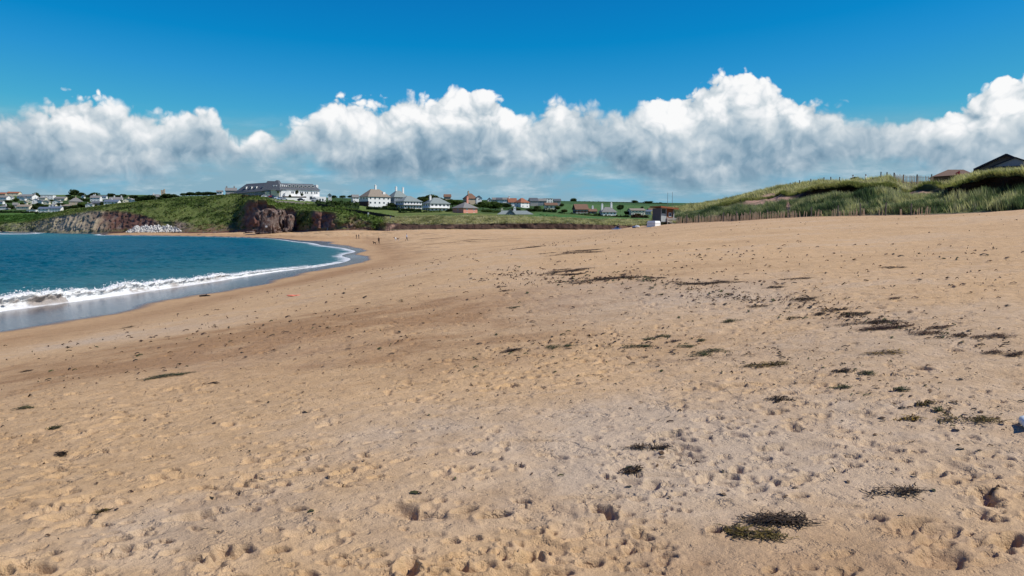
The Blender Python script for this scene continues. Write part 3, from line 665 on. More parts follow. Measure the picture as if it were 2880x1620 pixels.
DC = mixa(DC, np.array([.44, .275, .20]), bare)
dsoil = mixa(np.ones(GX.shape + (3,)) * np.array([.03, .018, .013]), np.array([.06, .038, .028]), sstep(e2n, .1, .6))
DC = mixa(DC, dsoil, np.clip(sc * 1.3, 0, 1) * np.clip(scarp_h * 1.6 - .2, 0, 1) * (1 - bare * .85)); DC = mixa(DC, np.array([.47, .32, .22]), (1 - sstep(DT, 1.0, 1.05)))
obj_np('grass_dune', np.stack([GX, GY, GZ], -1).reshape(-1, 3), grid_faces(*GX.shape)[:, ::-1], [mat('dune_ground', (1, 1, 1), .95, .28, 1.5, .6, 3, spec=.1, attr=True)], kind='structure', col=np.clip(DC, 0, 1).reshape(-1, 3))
def dune_z(x, y):
    px = 1440 + F * x / y * 1.0031; j = int(np.clip(round((px - dpx[0]) / 3), 0, len(dpx) - 1))
    o = np.argsort(GY[:, j]); return float(np.interp(y, GY[o, j], GZ[o, j]))

# ---- grasses: countless, so each stand is one object
def tufts(name, pos, h, w, nb, lean, cols_, spread, seed):
    r = np.random.default_rng(seed); n = len(pos)
    h = np.broadcast_to(h, (n,))[:, None] * r.uniform(.55, 1.15, (n, nb)); a = r.uniform(0, 6.283, (n, nb)); k = r.uniform(.15, 1, (n, nb)) * spread
    b = pos[:, None, :] + np.stack([np.cos(a) * k * .35, np.sin(a) * k * .35, np.zeros_like(a) - .05], -1)
    tip = b + np.stack([np.cos(a) * k + lean[0] * h, np.sin(a) * k + lean[1] * h, h], -1)
    mid = b * .5 + tip * .5 + np.stack([np.zeros_like(a), np.zeros_like(a), h * .12], -1)
    sd = np.stack([np.sin(a + .6), -np.cos(a + .6), np.zeros_like(a)], -1) * (w * r.uniform(.6, 1.3, (n, nb)))[..., None]
    V = np.stack([b - sd * .5, b + sd * .5, mid + sd * .4, tip, mid - sd * .4], 2).reshape(-1, 3)
    i = np.arange(n * nb)[:, None] * 5
    Fq = np.concatenate([i + np.array([[0, 1, 2]]), i + np.array([[0, 2, 4]]), i + np.array([[4, 2, 3]])], 1).reshape(-1, 3)
    cA = np.asarray(cols_, float); gi = np.clip(((fbm(pos[:, 0] / 2.6, pos[:, 1] / 2.6, 3, 461 + seed) * .9 + .5 + r.normal(0, .16, n)) * len(cA)), 0, len(cA) - 1).astype(int); pick = cA[gi]
    cv = np.repeat((pick[:, None, :] * r.uniform(.75, 1.25, (n, nb, 1))).reshape(-1, 3), 5, axis=0)
    return obj_np(name, V, Fq, [mat('grass_blades', (1, 1, 1), .8, .1, 2, spec=.15, attr=True, leaf=.45)], kind='stuff', col=cv, smooth=False)
def scatter(X, Y, Z, wgt, n, seed):
    r = np.random.default_rng(seed); nr, nc = X.shape
    # weight by true area so that stands are even in space
    ax = np.stack([np.diff(X, axis=0)[:, :-1], np.diff(Y, axis=0)[:, :-1], np.diff(Z, axis=0)[:, :-1]], -1); bx = np.stack([np.diff(X, axis=1)[:-1], np.diff(Y, axis=1)[:-1], np.diff(Z, axis=1)[:-1]], -1)
    p = np.linalg.norm(np.cross(ax, bx), axis=-1) * wgt[:-1, :-1]; p = p.ravel() / p.sum()
    k = r.choice(len(p), n, p=p); i, j = k // (nc - 1), k % (nc - 1); u, v = r.random(n), r.random(n)
    def bl(A): return A[i, j] * (1 - u) * (1 - v) + A[i + 1, j] * u * (1 - v) + A[i, j + 1] * (1 - u) * v + A[i + 1, j + 1] * u * v
    return np.stack([bl(X), bl(Y), bl(Z)], -1), (i, j)
vis = (DPX < 3000)
wl = sstep(DT, 1.0, 1.1) * (1 - sstep(DT, 1.78, 1.92)) * (1 - np.maximum(bare, bare_t)) * (.25 + sstep(e1n, -.5, .3)) * vis
pos, _ = scatter(GX, GY, GZ, wl, 15000, 1)
hv = fbm(pos[:, 0] / 2.2, pos[:, 1] / 2.2, 3, 451)
tufts('dune_grass', pos, .68 + .75 * hv, .05, 6, (-.25, -.12), [(.05, .08, .048), (.10, .135, .075), (.17, .195, .115), (.27, .275, .175), (.42, .395, .265)], .32, 2)
wu = sstep(DT, 3.0, 3.06) * (1 - sstep(DT, 4.3, 4.7)) * (1 - np.maximum(bare, bare_t)) * vis * (1 - .9 * sstep(DPX, 2505, 2525) * (1 - sstep(DPX, 2680, 2695))) * (.4 + sstep(e1n, -.5, .3))
pos, _ = scatter(GX, GY, GZ, wu, 13000, 3)
hv = fbm(pos[:, 0] / 2.2, pos[:, 1] / 2.2, 3, 453)
tufts('marram_grass', pos, .60 + .5 * hv, .05, 6, (-.35, -.15), [(.17, .17, .085), (.30, .28, .15), (.42, .38, .225), (.54, .49, .32)], .34, 4)
lip = sstep(DT, 2.99, 3.01) * (1 - sstep(DT, 3.06, 3.14)) * scarp_h * vis
pos, _ = scatter(GX, GY, GZ, lip + 1e-9, 3500, 5)
tufts('overhanging_grass', pos, .5, .05, 7, (-.4, -.3), [(.24, .225, .105), (.16, .17, .07), (.11, .13, .05)], .42, 6)
pos, _ = scatter(LX, LY, LZ, dm * sstep(T, 1.93, 2.0) * (PX < 1880), 11000, 7)
tufts('far_marram_grass', pos, .75, .16, 5, (-.3, -.1), [(.20, .205, .10), (.33, .31, .175), (.42, .385, .235), (.50, .46, .30)], .6, 8)
gw_ = (1 - rk) * (1 - dune_) * sstep(T, 1.02, 1.1) * (1 - sstep(T, 3.1, 3.4)) * (PX > -60) * (.3 + sstep(gn, -.2, .4))
pos, (i, j) = scatter(LX, LY, LZ, gw_, 15000, 9)
cb = C[i, j] * np.random.default_rng(4).uniform(.6, 1.35, (15000, 1))
def clumps(name, pos, s, colr, seed, nb=4):
    r = np.random.default_rng(seed); n = len(pos)
    d = r.normal(0, 1, (n, nb, 3)); d[..., 2] = np.abs(d[..., 2]); d /= np.linalg.norm(d, axis=-1, keepdims=True)
    s = np.broadcast_to(s, (n,))[:, None, None]
    c0 = pos[:, None] + d * s * r.uniform(.2, .8, (n, nb, 1))
    e = r.normal(0, 1, (n, nb, 3, 3)) * s[..., None] * .55
    V = (c0[:, :, None, :] + e).reshape(-1, 3); Fq = np.arange(n * nb * 3).reshape(-1, 3)
    cv = np.repeat((colr[:, None, :] * r.uniform(.7, 1.3, (n, nb, 1))).reshape(-1, 3), 3, axis=0)
    return obj_np(name, V, Fq, [mat('grass_blades', (1, 1, 1))], kind='stuff', col=cv, smooth=False)
clumps('headland_grass', pos, np.random.default_rng(2).uniform(.3, .95, 15000), cb, 10)
# ================================================================== THINGS
def rot2(x, y, a): return x * math.cos(a) - y * math.sin(a), x * math.sin(a) + y * math.cos(a)
WHITE, CREAM, GREYW, PINK, TANW = 'white_render', 'cream_render', 'grey_stone', 'pink_render', 'tan_stone'
WALLS = {WHITE: (.78, .77, .74), CREAM: (.70, .64, .48), GREYW: (.30, .29, .28), PINK: (.62, .27, .20), TANW: (.42, .34, .25), 'bluegrey_cladding': (.30, .36, .40), 'dark_timber': (.10, .065, .045), 'slate_and_shade_grey': (.20, .23, .26)}  # the slate grey also carries the shade on the hotel's left walls
ROOFS = {'slate_roof': (.085, .095, .11), 'grey_roof': (.19, .185, .175), 'red_tile_roof': (.26, .10, .055), 'brown_tile_roof': (.17, .095, .06), 'tan_tile_roof': (.235, .195, .15), 'lead_flat_roof': (.36, .36, .36), 'green_slate_roof': (.20, .235, .225), 'blue_slate_roof': (.10, .13, .18)}
def wm(k): return mat(k, WALLS[k], .85, .06, .5, .1, 2)
def rm(k): return mat(k, ROOFS[k], .8, .16, .9, .3, 2)
M_GLASS = mat('window_glass', (.03, .045, .06), .12, .1, 1, spec=.6)
M_FRAME = mat('window_frame', (.75, .75, .73), .6, .04)
_cache = {}
def win_mesh(w, h):
    k = ('w', round(w, 1), round(h, 1))
    if k not in _cache:
        f = MB(); t = .12
        f.box(-w / 2, w / 2, -.07, .02, -h / 2, -h / 2 + t); f.box(-w / 2, w / 2, -.07, .02, h / 2 - t, h / 2)
        f.box(-w / 2, -w / 2 + t, -.07, .02, -h / 2 + t, h / 2 - t); f.box(w / 2 - t, w / 2, -.07, .02, -h / 2 + t, h / 2 - t)
        g = MB(); g.box(-w / 2 + t, w / 2 - t, -.035, .02, -h / 2 + t, h / 2 - t)
        _cache[k] = (f.mesh('window', M_FRAME), g.mesh('pane', M_GLASS))
    return _cache[k]
def window(root, x, y, z, w, h, ang):
    """window on a wall whose outward normal is -y turned by ang"""
    f, g = win_mesh(w, h)
    o = link(bpy.data.objects.new('window', f), root); o.location = (x, y, z); o.rotation_euler = (0, 0, ang)
    q = link(bpy.data.objects.new('pane', g), o)
    return o
def windows_row(root, side, W, D, z, n, w, h, inset=0.5):
    L = W if side in 'fb' else D
    for i in range(n):
        t = -L / 2 + L * (i + .5) / n
        if side == 'f': window(root, t, -D / 2, z, w, h, 0)
        elif side == 'r': window(root, W / 2, t, z, w, h, math.pi / 2)
        elif side == 'l': window(root, -W / 2, t, z, w, h, -math.pi / 2)
def chimney_on(roof, x, y, z0, z1, wk=WHITE, s=.55):
    c = MB(); c.box(x - s, x + s, y - s * .7, y + s * .7, z0, z1); c.box(x - s - .08, x + s + .08, y - s * .7 - .08, y + s * .7 + .08, z1, z1 + .2)
    c.bar((x - .2, y, z1 + .2), (x - .2, y, z1 + .75), .13, .11); c.bar((x + .22, y, z1 + .2), (x + .22, y, z1 + .75), .13, .11)
    return c.build('chimney', wm(wk) if wk in WALLS else rm(wk), roof)
def house_shell(root, W, D, H, R, kind, wall, roof, over=.45, found=2.5):
    b = MB(); x, y = W / 2, D / 2
    b.box(-x, x, -y, y, -found, H)
    if kind == 'gable':   # ridge along x
        for s in (-1, 1):
            b.poly([(s * x, -y, H), (s * x, y, H), (s * x, 0, H + R)] if s > 0 else [(s * x, y, H), (s * x, -y, H), (s * x, 0, H + R)])
    elif kind == 'front':  # ridge along y, gable faces the sea
        for s in (-1, 1):
            b.poly([(-x, s * y, H), (x, s * y, H), (0, s * y, H + R)] if s < 0 else [(x, s * y, H), (-x, s * y, H), (0, s * y, H + R)])
    w = b.build('wall', wm(wall), root)
    r = MB(); t = .22
    def slab(p):   # p: 4 corners of the upper face
        u = [(a, b_, c + t) for a, b_, c in p]; r.hull8(list(p) + u)
    o = over
    if kind == 'gable':
        dz = R / y * o
        slab([(-x - o, -y - o, H - dz), (x + o, -y - o, H - dz), (x + o, 0, H + R), (-x - o, 0, H + R)])
        slab([(-x - o, 0, H + R), (x + o, 0, H + R), (x + o, y + o, H - dz), (-x - o, y + o, H - dz)])
    elif kind == 'front':
        dz = R / x * o
        slab([(-x - o, -y - o, H - dz), (0, -y - o, H + R), (0, y + o, H + R), (-x - o, y + o, H - dz)])
        slab([(0, -y - o, H + R), (x + o, -y - o, H - dz), (x + o, y + o, H - dz), (0, y + o, H + R)])
    elif kind == 'hip':
        hx = max(x - y, .15) if x >= y else .15; hy = max(y - x, .15) if y > x else .15
        e = H - .15; a = [(-x - o, -y - o), (x + o, -y - o), (x + o, y + o), (-x - o, y + o)]; q = [(-hx, -hy), (hx, -hy), (hx, hy), (-hx, hy)]
        r.hull8([(u, v, e) for u, v in a] + [(u, v, H + R) for u, v in q]); r.box(-x - o - .05, x + o + .05, -y - o - .05, y + o + .05, e - .2, e)
    else:
        r.box(-x - .2, x + .2, -y - .2, y + .2, H, H + .35)
    rf = r.build('roof', rm(roof), root)
    return w, rf
# (sizes in photo pixels)
def house(px, py, wpx, hpx, rpx, kind, yaw, wall, roof, label, Y=None, nf=3, ns=2, fl=1, chim=(), dr=.75, group=None, cat='house', name='house', ymin=0, chw=None, wsz=(1.1, 1.1)):
    if Y: p = at(px, py, Y)
    else: p = land_hit(px, py, ymin)
    s = p[1] / F; W, H, R = wpx * s, max(hpx * s, 2.0), rpx * s
    if yaw: W = W / (abs(math.cos(math.radians(yaw))) + dr * abs(math.sin(math.radians(yaw))))
    D = W * dr
    t = thing(name, label, cat, (p[0], p[1] + D * .3, p[2]), math.radians(yaw), group)
    w, rf = house_shell(t, W, D, H, R, kind, wall, roof)
    for f in range(fl):
        z = H * (f + .55) / fl; hh = min(wsz[1], H / fl * .5)
        windows_row(t, 'f', W, D, z, nf, min(wsz[0], W / nf * .6), hh)
        if ns:
            windows_row(t, 'r', W, D, z, ns, min(wsz[0], D / ns * .6), hh); windows_row(t, 'l', W, D, z, ns, min(wsz[0], D / ns * .6), hh)
    if kind == 'front' and R > 2: window(t, 0, -D / 2, H + R * .3, min(1.0, W * .2), .9, 0)
    for cx, up in chim:
        x, y = (cx * W / 2, 0) if kind != 'front' else (cx * W / 2, D * .15)
        zr = H + R * (1 - (abs(cx) if kind == 'front' else 0)) if kind != 'hip' else H + R * min(1, max(.3, 1.5 * (1 - abs(cx))))
        chimney_on(rf, x, y, zr - 1.2, zr + up, chw or wall)
    return t, W, D, H, R, rf
G_V = 'houses of the far village'
V = [  # px, base py, width, wall, roof height (photo px), roof kind, yaw, wall, roof, label
 (36, 551, 34, 6, 5, 'gable', 10, CREAM, 'red_tile_roof', 'cream house under a long orange red tiled roof on the village skyline', 3, [(-.8, .8)]),
 (4, 552, 22, 5, 5, 'gable', 10, TANW, 'red_tile_roof', 'red roofed house cut by the left edge on the village skyline', 2, []),
 (6, 563, 30, 6, 6, 'gable', 0, WHITE, 'grey_roof', 'white house with wide grey roof below the red roofed one at the edge', 3, []),
 (28, 562, 16, 6, 5, 'front', 5, WHITE, 'grey_roof', 'narrow white gable end beside the wide grey roof at the left edge', 1, []),
 (73, 562, 42, 8, 7, 'gable', 0, WHITE, 'grey_roof', 'white house with long grey roof left of the dark skyline tree', 4, [(.95, 1.2)]),
 (64, 564, 14, 5, 5, 'front', 0, WHITE, 'slate_roof', 'small white gable standing before the long grey roofed house', 1, []),
 (83, 570, 13, 6, 5, 'front', 12, CREAM, 'grey_roof', 'small cream gable below the long grey roofed house', 1, []),
 (71, 575, 10, 5, 4, 'front', 5, CREAM, 'tan_tile_roof', 'cream gabled cottage half hidden above the tan roofed cottage', 1, []),
 (100, 573, 22, 7, 7, 'front', 15, WHITE, 'grey_roof', 'steep white gable below the dark skyline tree', 2, [(.5, 1.0)]),
 (114, 573, 13, 5, 5, 'front', -8, WHITE, 'slate_roof', 'little white gable between the steep gable and the cream bungalow', 1, []),
 (132, 561, 36, 10, 1, 'flat', 12, WHITE, 'lead_flat_roof', 'large modern white flat roofed house right of the dark skyline tree', 4, []),
 (117, 565, 22, 6, 3, 'gable', 8, CREAM, 'grey_roof', 'low cream house in front of the flat roofed house', 2, []),
 (131, 575, 16, 6, 5, 'front', 5, CREAM, 'grey_roof', 'cream gabled bungalow below the flat roofed house', 2, []),
 (159, 573, 24, 5, 5, 'front', 10, WHITE, 'tan_tile_roof', 'broad white gabled bungalow with tan roof beside the cream gable', 2, [(.6, .8)]),
 (169, 565, 30, 5, 6, 'gable', 0, CREAM, 'grey_roof', 'grey roofed house with low cream wall left of the skyline oaks', 3, []),
 (210, 576, 42, 8, 12, 'hip', 25, TANW, 'grey_roof', 'big stone house with tall grey hipped roof and chimney below the skyline oaks', 3, [(0, 1.5)]),
 (233, 558, 9, 4, 4, 'front', 0, WHITE, 'slate_roof', 'tiny white gable among the skyline oaks', 1, []),
 (268, 567, 28, 9, 7, 'gable', 8, WHITE, 'grey_roof', 'tall white house with bay front right of the skyline oaks', 3, [(-.5, 1)]),
 (263, 557, 18, 4, 4, 'hip', 8, WHITE, 'grey_roof', 'grey roofed upper house peeping above the tall white house', 2, [(.4, 1.2)]),
 (290, 561, 19, 6, 4, 'gable', 10, WHITE, 'blue_slate_roof', 'white house right of the tall white one with its end wall lit', 2, []),
 (324, 571, 38, 8, 8, 'gable', 14, WHITE, 'grey_roof', 'broad white house with grey gabled roof and two chimneys above the blue roofed row', 4, [(-.3, 1.2), (.8, 1.2)]),
 (313, 580, 40, 5, 7, 'gable', 6, WHITE, 'blue_slate_roof', 'long white house with blue grey roof and white gable at its middle', 4, [(-.1, 1)]),
 (357, 577, 26, 6, 7, 'front', 14, CREAM, 'tan_tile_roof', 'cream cottage with steep gable above the cliff meadow', 2, [(.2, 1)]),
 (368, 576, 12, 6, 5, 'front', -10, WHITE, 'grey_roof', 'small white gable right of the cream steep gabled cottage', 1, []),
 (384, 575, 24, 4, 2, 'gable', 4, WHITE, 'lead_flat_roof', 'long low white bungalow at the top of the cliff meadow', 3, [(.9, .8)]),
 (438, 573, 20, 7, 7, 'gable', 20, WHITE, 'grey_roof', 'lone white house with grey roof at the edge of the dark wood', 2, [(-.7, 1)]),
 (251, 585, 21, 6, 5, 'front', 8, WHITE, 'grey_roof', 'white house alone at the right end of the village just above the headland', 2, [(-.6, 1)]),
 (124, 597, 30, 8, 6, 'gable', 4, WHITE, 'blue_slate_roof', 'left half of the white blue roofed pair at the foot of the village', 3, [(.8, 1.2)]),
 (156, 596, 33, 8, 7, 'gable', 4, WHITE, 'blue_slate_roof', 'right half of the white blue roofed pair at the foot of the village', 4, [(-.7, 1.2), (.7, 1)]),
 (66, 589, 36, 6, 7, 'gable', 4, CREAM, 'tan_tile_roof', 'cream cottage with tan roof and chimneys at both ends', 3, [(-.95, 1), (.95, 1.2)]),
 (42, 586, 14, 9, 6, 'gable', 25, GREYW, 'grey_roof', 'grey stone house left of the tan roofed cottage', 1, []),
 (10, 589, 26, 6, 5, 'hip', 10, WHITE, 'grey_roof', 'white hipped roof house low on the left edge', 3, [(.3, 1.2)]),
 (186, 584, 27, 3, 5, 'hip', 8, CREAM, 'tan_tile_roof', 'tan roofed bungalow below the big stone house', 3, []),
 (89, 597, 26, 5, 1, 'flat', 4, WHITE, 'lead_flat_roof', 'low white garage block left of the blue roofed pair', 2, []),
 (272, 578, 28, 5, 6, 'gable', 6, GREYW, 'slate_roof', 'grey slate house below the tall white bay fronted house', 3, []),
 (2, 574, 14, 5, 3, 'gable', 0, WHITE, 'grey_roof', 'sliver of a white house on the left edge below the wide grey roof', 2, []),
 (150, 583, 15, 4, 4, 'gable', -6, CREAM, 'grey_roof', 'small cream house between the bungalows and the blue roofed pair', 2, []),
]
for (px, py, w, h, r, k, yaw, wl_, rf_, lab, nf, ch) in V:
    house(px, py, w, h + 1.5, r * .82, k, yaw, wl_, rf_, lab, nf=nf, ns=1, fl=2 if h >= 7 else 1, chim=ch, group=G_V, ymin=790)

# ---- church tower
p = land_hit(459, 556, 1100); p = at(459, 556, p[1]); s = p[1] / F
t = thing('church_tower', 'brown stone church tower rising above the dark wood', 'church tower', tuple(p), math.radians(20))
b = MB(); a = 5.2 * s; b.box(-a, a, -a, a, -4, 20 * s)
b.build('tower', wm(TANW), t)
q = MB()
for i in range(4):
    for sx, sy in ((0, -1), (0, 1), (-1, 0), (1, 0)):
        u = (-.75 + i * .5) * a; x, y = (u, sy * a * .93) if sx == 0 else (sx * a * .93, u)
        q.box(x - a * .12, x + a * .12, y - a * .08, y + a * .08, 20 * s, 21.6 * s)
q.build('battlement', wm(TANW), t)
q = MB(); q.bar((a * .75, -a * .75, -3), (a * .75, -a * .75, 24 * s), a * .34, n=8); q.build('stair_turret', wm(TANW), t)
for z in (8 * s, 15 * s): window(t, 0, -a, z, 1.2, 2.2, 0)

# ---- hotel on the headland
Y0 = 545; pc = at(787, 556, Y0); s = Y0 / F
t = thing('hotel', 'large white hotel with dark slate roof and a row of dormers on the headland', 'hotel', tuple(pc))
def local(px, py, Y): return np.array(at(px, py, Y)) - pc
M_SL = rm('slate_roof')
def wing(px0, px1, yaw, zb, ze, zr, depth, wallk, hipL, hipR, py_off=0):
    """long wing that runs from px0 to px1 turning by yaw; returns its matrix"""
    a = math.radians(yaw); x0 = (px0 - 787) * s; tgt = (px1 - 1440) / F
    X0, Yb = pc[0] + x0, pc[1]
    L = (tgt * Yb - X0) / (math.cos(a) - tgt * math.sin(a)) if px1 > px0 else 0
    return a, L
# right wing
a, L = wing(787, 909, 32, 0, 0, 0, 0, 0, 0, 0)
Rw = bpy.data.objects.new
def put(b, name, m, x, y, z, ang, parent=None):
    o = b.build(name, m, parent or t); o.location = (x, y, z); o.rotation_euler = (0, 0, ang); return o
ze, zr, dp_ = 6.2, 11.0, 12
b = MB(); b.box(0, L, 0, dp_, -5, ze); put(b, 'wall', wm(WHITE), 0, 0, 0, a)
r = MB(); r.hull8([(-1.5, -.7, ze - .1), (L + .7, -.7, ze - .1), (L + .7, dp_ + .7, ze - .1), (-1.5, dp_ + .7, ze - .1), (-1.5, dp_ / 2 - .1, zr), (L - 3.2, dp_ / 2 - .1, zr), (L - 3.2, dp_ / 2 + .1, zr), (-1.5, dp_ / 2 + .1, zr)])
rfR = put(r, 'roof', M_SL, 0, 0, 0, a)
def dormer(roof, x, y, z, w=1.9, h=1.6):
    d = MB(); d.box(x - w / 2, x + w / 2, y - .2, y + 2.6, z, z + h); d.box(x - w / 2 - .12, x + w / 2 + .12, y - .35, y + 2.6, z + h, z + h + .14)
    o = d.build('dormer', wm(WHITE), roof)
    g = MB(); g.box(x - w / 2 + .2, x + w / 2 - .2, y - .26, y - .15, z + .25, z + h - .2); g.build('pane', M_GLASS, roof)
slope = (zr - ze) / (dp_ / 2 + .6)
for i in range(7):
    x = L * (.26 + .098 * i); dormer(rfR, x, 1.55, ze + 1.9)
for i in range(4):
    x = L * (.045 + .048 * i); d = MB(); d.box(x - .28, x + .28, 1.3, 3.0, ze + 2.0, ze + 3.9 - .25 * i); d.build('dormer', wm(WHITE), rfR)
d = MB(); d.box(L - 1.6, L + .2, 3.2, 6.6, ze + 1.9, ze + 4.2); d.build('gable_dormer', wm(WHITE), rfR)
def hw(x, z, w, h): 
    o = window(t, x * math.cos(a), x * math.sin(a), z, w, h, a); return o
for x in (.30, .335, .52, .565, .64, .69, .80, .88, .93): hw(L * x, 4.1, 1.0, 1.7)
for x in (.62, .78): hw(L * x, .2, 2.3, 2.6)
b = MB(); b.box(0, L * .60, -5.5, 0, -5, .2); b.box(L * .42, L * .62, -7.5, -.02, -5, -1.1); put(b, 'terrace', wm(WHITE), 0, 0, 0, a)
b = MB(); b.box(L * .02, L * .60, -5.7, -5.52, .2, 1.0); put(b, 'terrace_rail', mat('dark_rail', (.08, .06, .055), .6), 0, 0, 0, a)
b = MB(); b.box(L * .10, L * .24, -3.2, .02, .2, 3.4); b.poly([(L * .10, -3.2, 3.4), (L * .24, -3.2, 3.4), (L * .17, -3.2, 5.0)]); b.poly([(L * .10, -3.2, 3.4), (L * .17, -3.2, 5.0), (L * .17, 0, 5.0), (L * .10, 0, 3.4)]); b.poly([(L * .17, -3.2, 5.0), (L * .24, -3.2, 3.4), (L * .24, 0, 3.4), (L * .17, 0, 5.0)])
put(b, 'gabled_bay', wm(WHITE), 0, 0, 0, a)
b = MB(); b.box(L * .84, L + 3.4, -4.5, 0, -6, 1.2); put(b, 'end_block', wm(WHITE), 0, 0, 0, a)
for x, y in ((.88, 0), (.96, 0), (1.03, 0)):
    X, Yw = rot2(L * x, -4.5, a); window(t, X, Yw, -1.2, 1.4, 2.0, a)
# left wing
a2 = math.radians(-24); L2 = 27.0; wxL = (742 - 787) * s
zl, zlr = 5.2, 11.6
b = MB(); b.box(-L2, 0, 0, 11, -5, zl); put(b, 'wall', wm('slate_and_shade_grey'), wxL, 1.5, 0, a2)  # wing turned from the sun: its shade is put into the wall colour
b = MB(); b.box(-L2 - .1, -L2 * .12, -1.0, .0, -5, 1.6); put(b, 'lower_wall', wm(CREAM), wxL, 1.5, 0, a2)
r = MB(); r.hull8([(-L2 - 3.5, -.8, zl - 1.8), (1, -.8, zl - .1), (1, 11.8, zl - .1), (-L2 - 3.5, 11.8, zl - 1.8), (-L2 + 5.0, 5.4, zlr - .6), (1, 5.4, zlr), (1, 5.6, zlr), (-L2 + 5.0, 5.6, zlr - .6)])
rfL = put(r, 'roof', M_SL, wxL, 1.5, 0, a2)
for x in (-.74, -.55, -.38, -.13): dormer(rfL, L2 * x, 1.7, zl + 1.6, 1.6, 1.7)
for i, x in enumerate((-.86, -.6, -.53, -.46, -.38, -.2)):
    X, Yw = rot2(L2 * x, 0, a2); window(t, wxL + X, 1.5 + Yw, 3.4, 1.0, 1.8, a2)
# centre block with steep hipped gable
b = MB(); b.box(-11.0, .6, -.8, 9, -5, 6.2); put(b, 'centre_wall', wm('slate_and_shade_grey'), 0, 0, 0, math.radians(-8))  # shade put into the wall colour here too
b = MB(); b.box(-10.6, -7.2, -1.5, -.82, -5, 4.2); b.box(-6.0, -2.4, -1.6, -.82, -5, 6.3); b.box(-2.4, .3, -1.4, -.82, -5, 4.8); put(b, 'bay', wm(CREAM), 0, 0, 0, math.radians(-8))
r = MB(); r.hull8([(-14.5, -1.2, 4.6), (-5.2, -1.2, 6.3), (-5.2, 9.5, 6.3), (-14.5, 9.5, 4.6), (-10.8, 3.6, 12.6), (-5.2, 3.6, 12.4), (-5.2, 4.4, 12.4), (-10.8, 4.4, 12.6)]); put(r, 'roof', M_SL, 0, 0, 0, math.radians(-8))
r = MB(); r.hull8([(-7.8, -2.0, 5.6), (1.5, -2.0, 5.2), (1.5, 9.5, 5.2), (-7.8, 9.5, 5.6), (-3.9, 2.6, 13.0), (-2.3, 2.6, 13.0), (-2.3, 5, 13.0), (-3.9, 5, 13.0)]); rc = put(r, 'roof', M_SL, 0, 0, 0, math.radians(-8))
for x in (-4.6, -2.6): d = MB(); d.box(x - .5, x + .5, -.4, 1.2, 8.3, 9.2); d.build('rooflight', M_FRAME, rc)

t.scale = (.94, .94, .92)
# ---- other buildings on the headland and the hill
house(648, 548, 34, 12, 7, 'gable', 18, GREYW, 'grey_roof', 'grey stone house with gabled attic left of the hotel', Y=620, nf=4, fl=2, chim=((-.8, 1), (.6, 1)))
house(617, 546, 16, 5, 3, 'gable', 10, WHITE, 'grey_roof', 'small white annexe left of the grey stone house', Y=640, nf=2)
house(927, 556, 10, 6, 4, 'front', 10, WHITE, 'grey_roof', 'small white gable just right of the hotel', Y=600, nf=1, ns=1)
house(998, 562, 22, 7, 6, 'gable', 30, WHITE, 'grey_roof', 'small white house with pale grey roof left of the big chimneyed house', Y=560, nf=2, ns=1)
T = house(1053, 577, 84, 24, 21, 'hip', 42, WHITE, 'tan_tile_roof', 'big white house with hipped tan roof and one tall chimney', Y=500, nf=5, ns=3, fl=2, dr=.62, chim=((.05, 2.3),), chw=WHITE, wsz=(1.3, 1.3))
t_, W, D, H, R, rf = T
b = MB(); b.box(-W / 2 - .3, -W / 2 + .8, -D / 2, D / 2 + 1, -3, H * .42); b.build('terrace_base', mat('dark_brick', (.09, .05, .04), .9), t_)
d = MB(); d.box(W * .22, W * .33, -D * .36, -D * .05, H + R * .25, H + R * .62); d.build('dormer', wm(WHITE), rf)
house(1118, 574, 56, 20, 18, 'hip', 40, 'slate_and_shade_grey', 'green_slate_roof', 'dark grey hipped house with tall white chimney behind the glazed house', Y=520, nf=3, ns=3, fl=2, chim=((-.25, 2.2), (.75, 4.5)), chw=WHITE)
T = house(1148, 588, 74, 22, 15, 'hip', 38, WHITE, 'green_slate_roof', 'white house with glazed veranda front and green grey hipped roof', Y=470, nf=6, ns=5, fl=2, wsz=(1.2, 1.9), dr=.8)
t_, W, D, H, R, rf = T
b = MB(); b.box(-W / 2 - 1.1, W / 2 + .4, -D / 2 - 1.0, D / 2, H * .48, H * .54); b.build('balcony', wm(GREYW), t_)
T = house(1226, 596, 76, 24, 16, 'hip', 34, WHITE, 'green_slate_roof', 'white house with long balcony, grey hipped roof and white chimney', Y=450, nf=5, ns=3, fl=2, wsz=(1.5, 1.6), chim=((-.62, 2.2),), dr=.72)
t_, W, D, H, R, rf = T
b = MB(); b.box(-W / 2 - 1.3, W / 2 - 1, -D / 2 - 1.2, D / 2 - .4, H * .44, H * .50); b.build('balcony', wm(WHITE), t_)
b = MB()
for k in range(9): b.bar((-W / 2 - 1.2, -D / 2 - 1.1 + k * (D - 1) / 8, H * .5), (-W / 2 - 1.2, -D / 2 - 1.1 + k * (D - 1) / 8, H * .62), .06)
b.bar((-W / 2 - 1.2, -D / 2 - 1.1, H * .62), (-W / 2 - 1.2, D / 2 - .5, H * .62), .07); b.build('balcony_rail', M_FRAME, t_)
T = house(1307, 607, 70, 23, 15, 'hip', 43, PINK, 'grey_roof', 'square pink house with pyramid roof and pink chimney behind the dune', Y=400, nf=2, ns=1, fl=2, dr=.95, chim=((.32, 2.6),), chw=PINK, wsz=(1.0, .9))
house(1322, 566, 40, 8, 14, 'hip', 30, TANW, 'brown_tile_roof', 'brown steep roofed house with chimney above the pink house', Y=620, nf=3, chim=((-.35, 1.6),))
house(1346, 565, 18, 8, 6, 'front', 15, WHITE, 'slate_roof', 'white gable end right of the brown steep roof', Y=610, nf=1, ns=1)
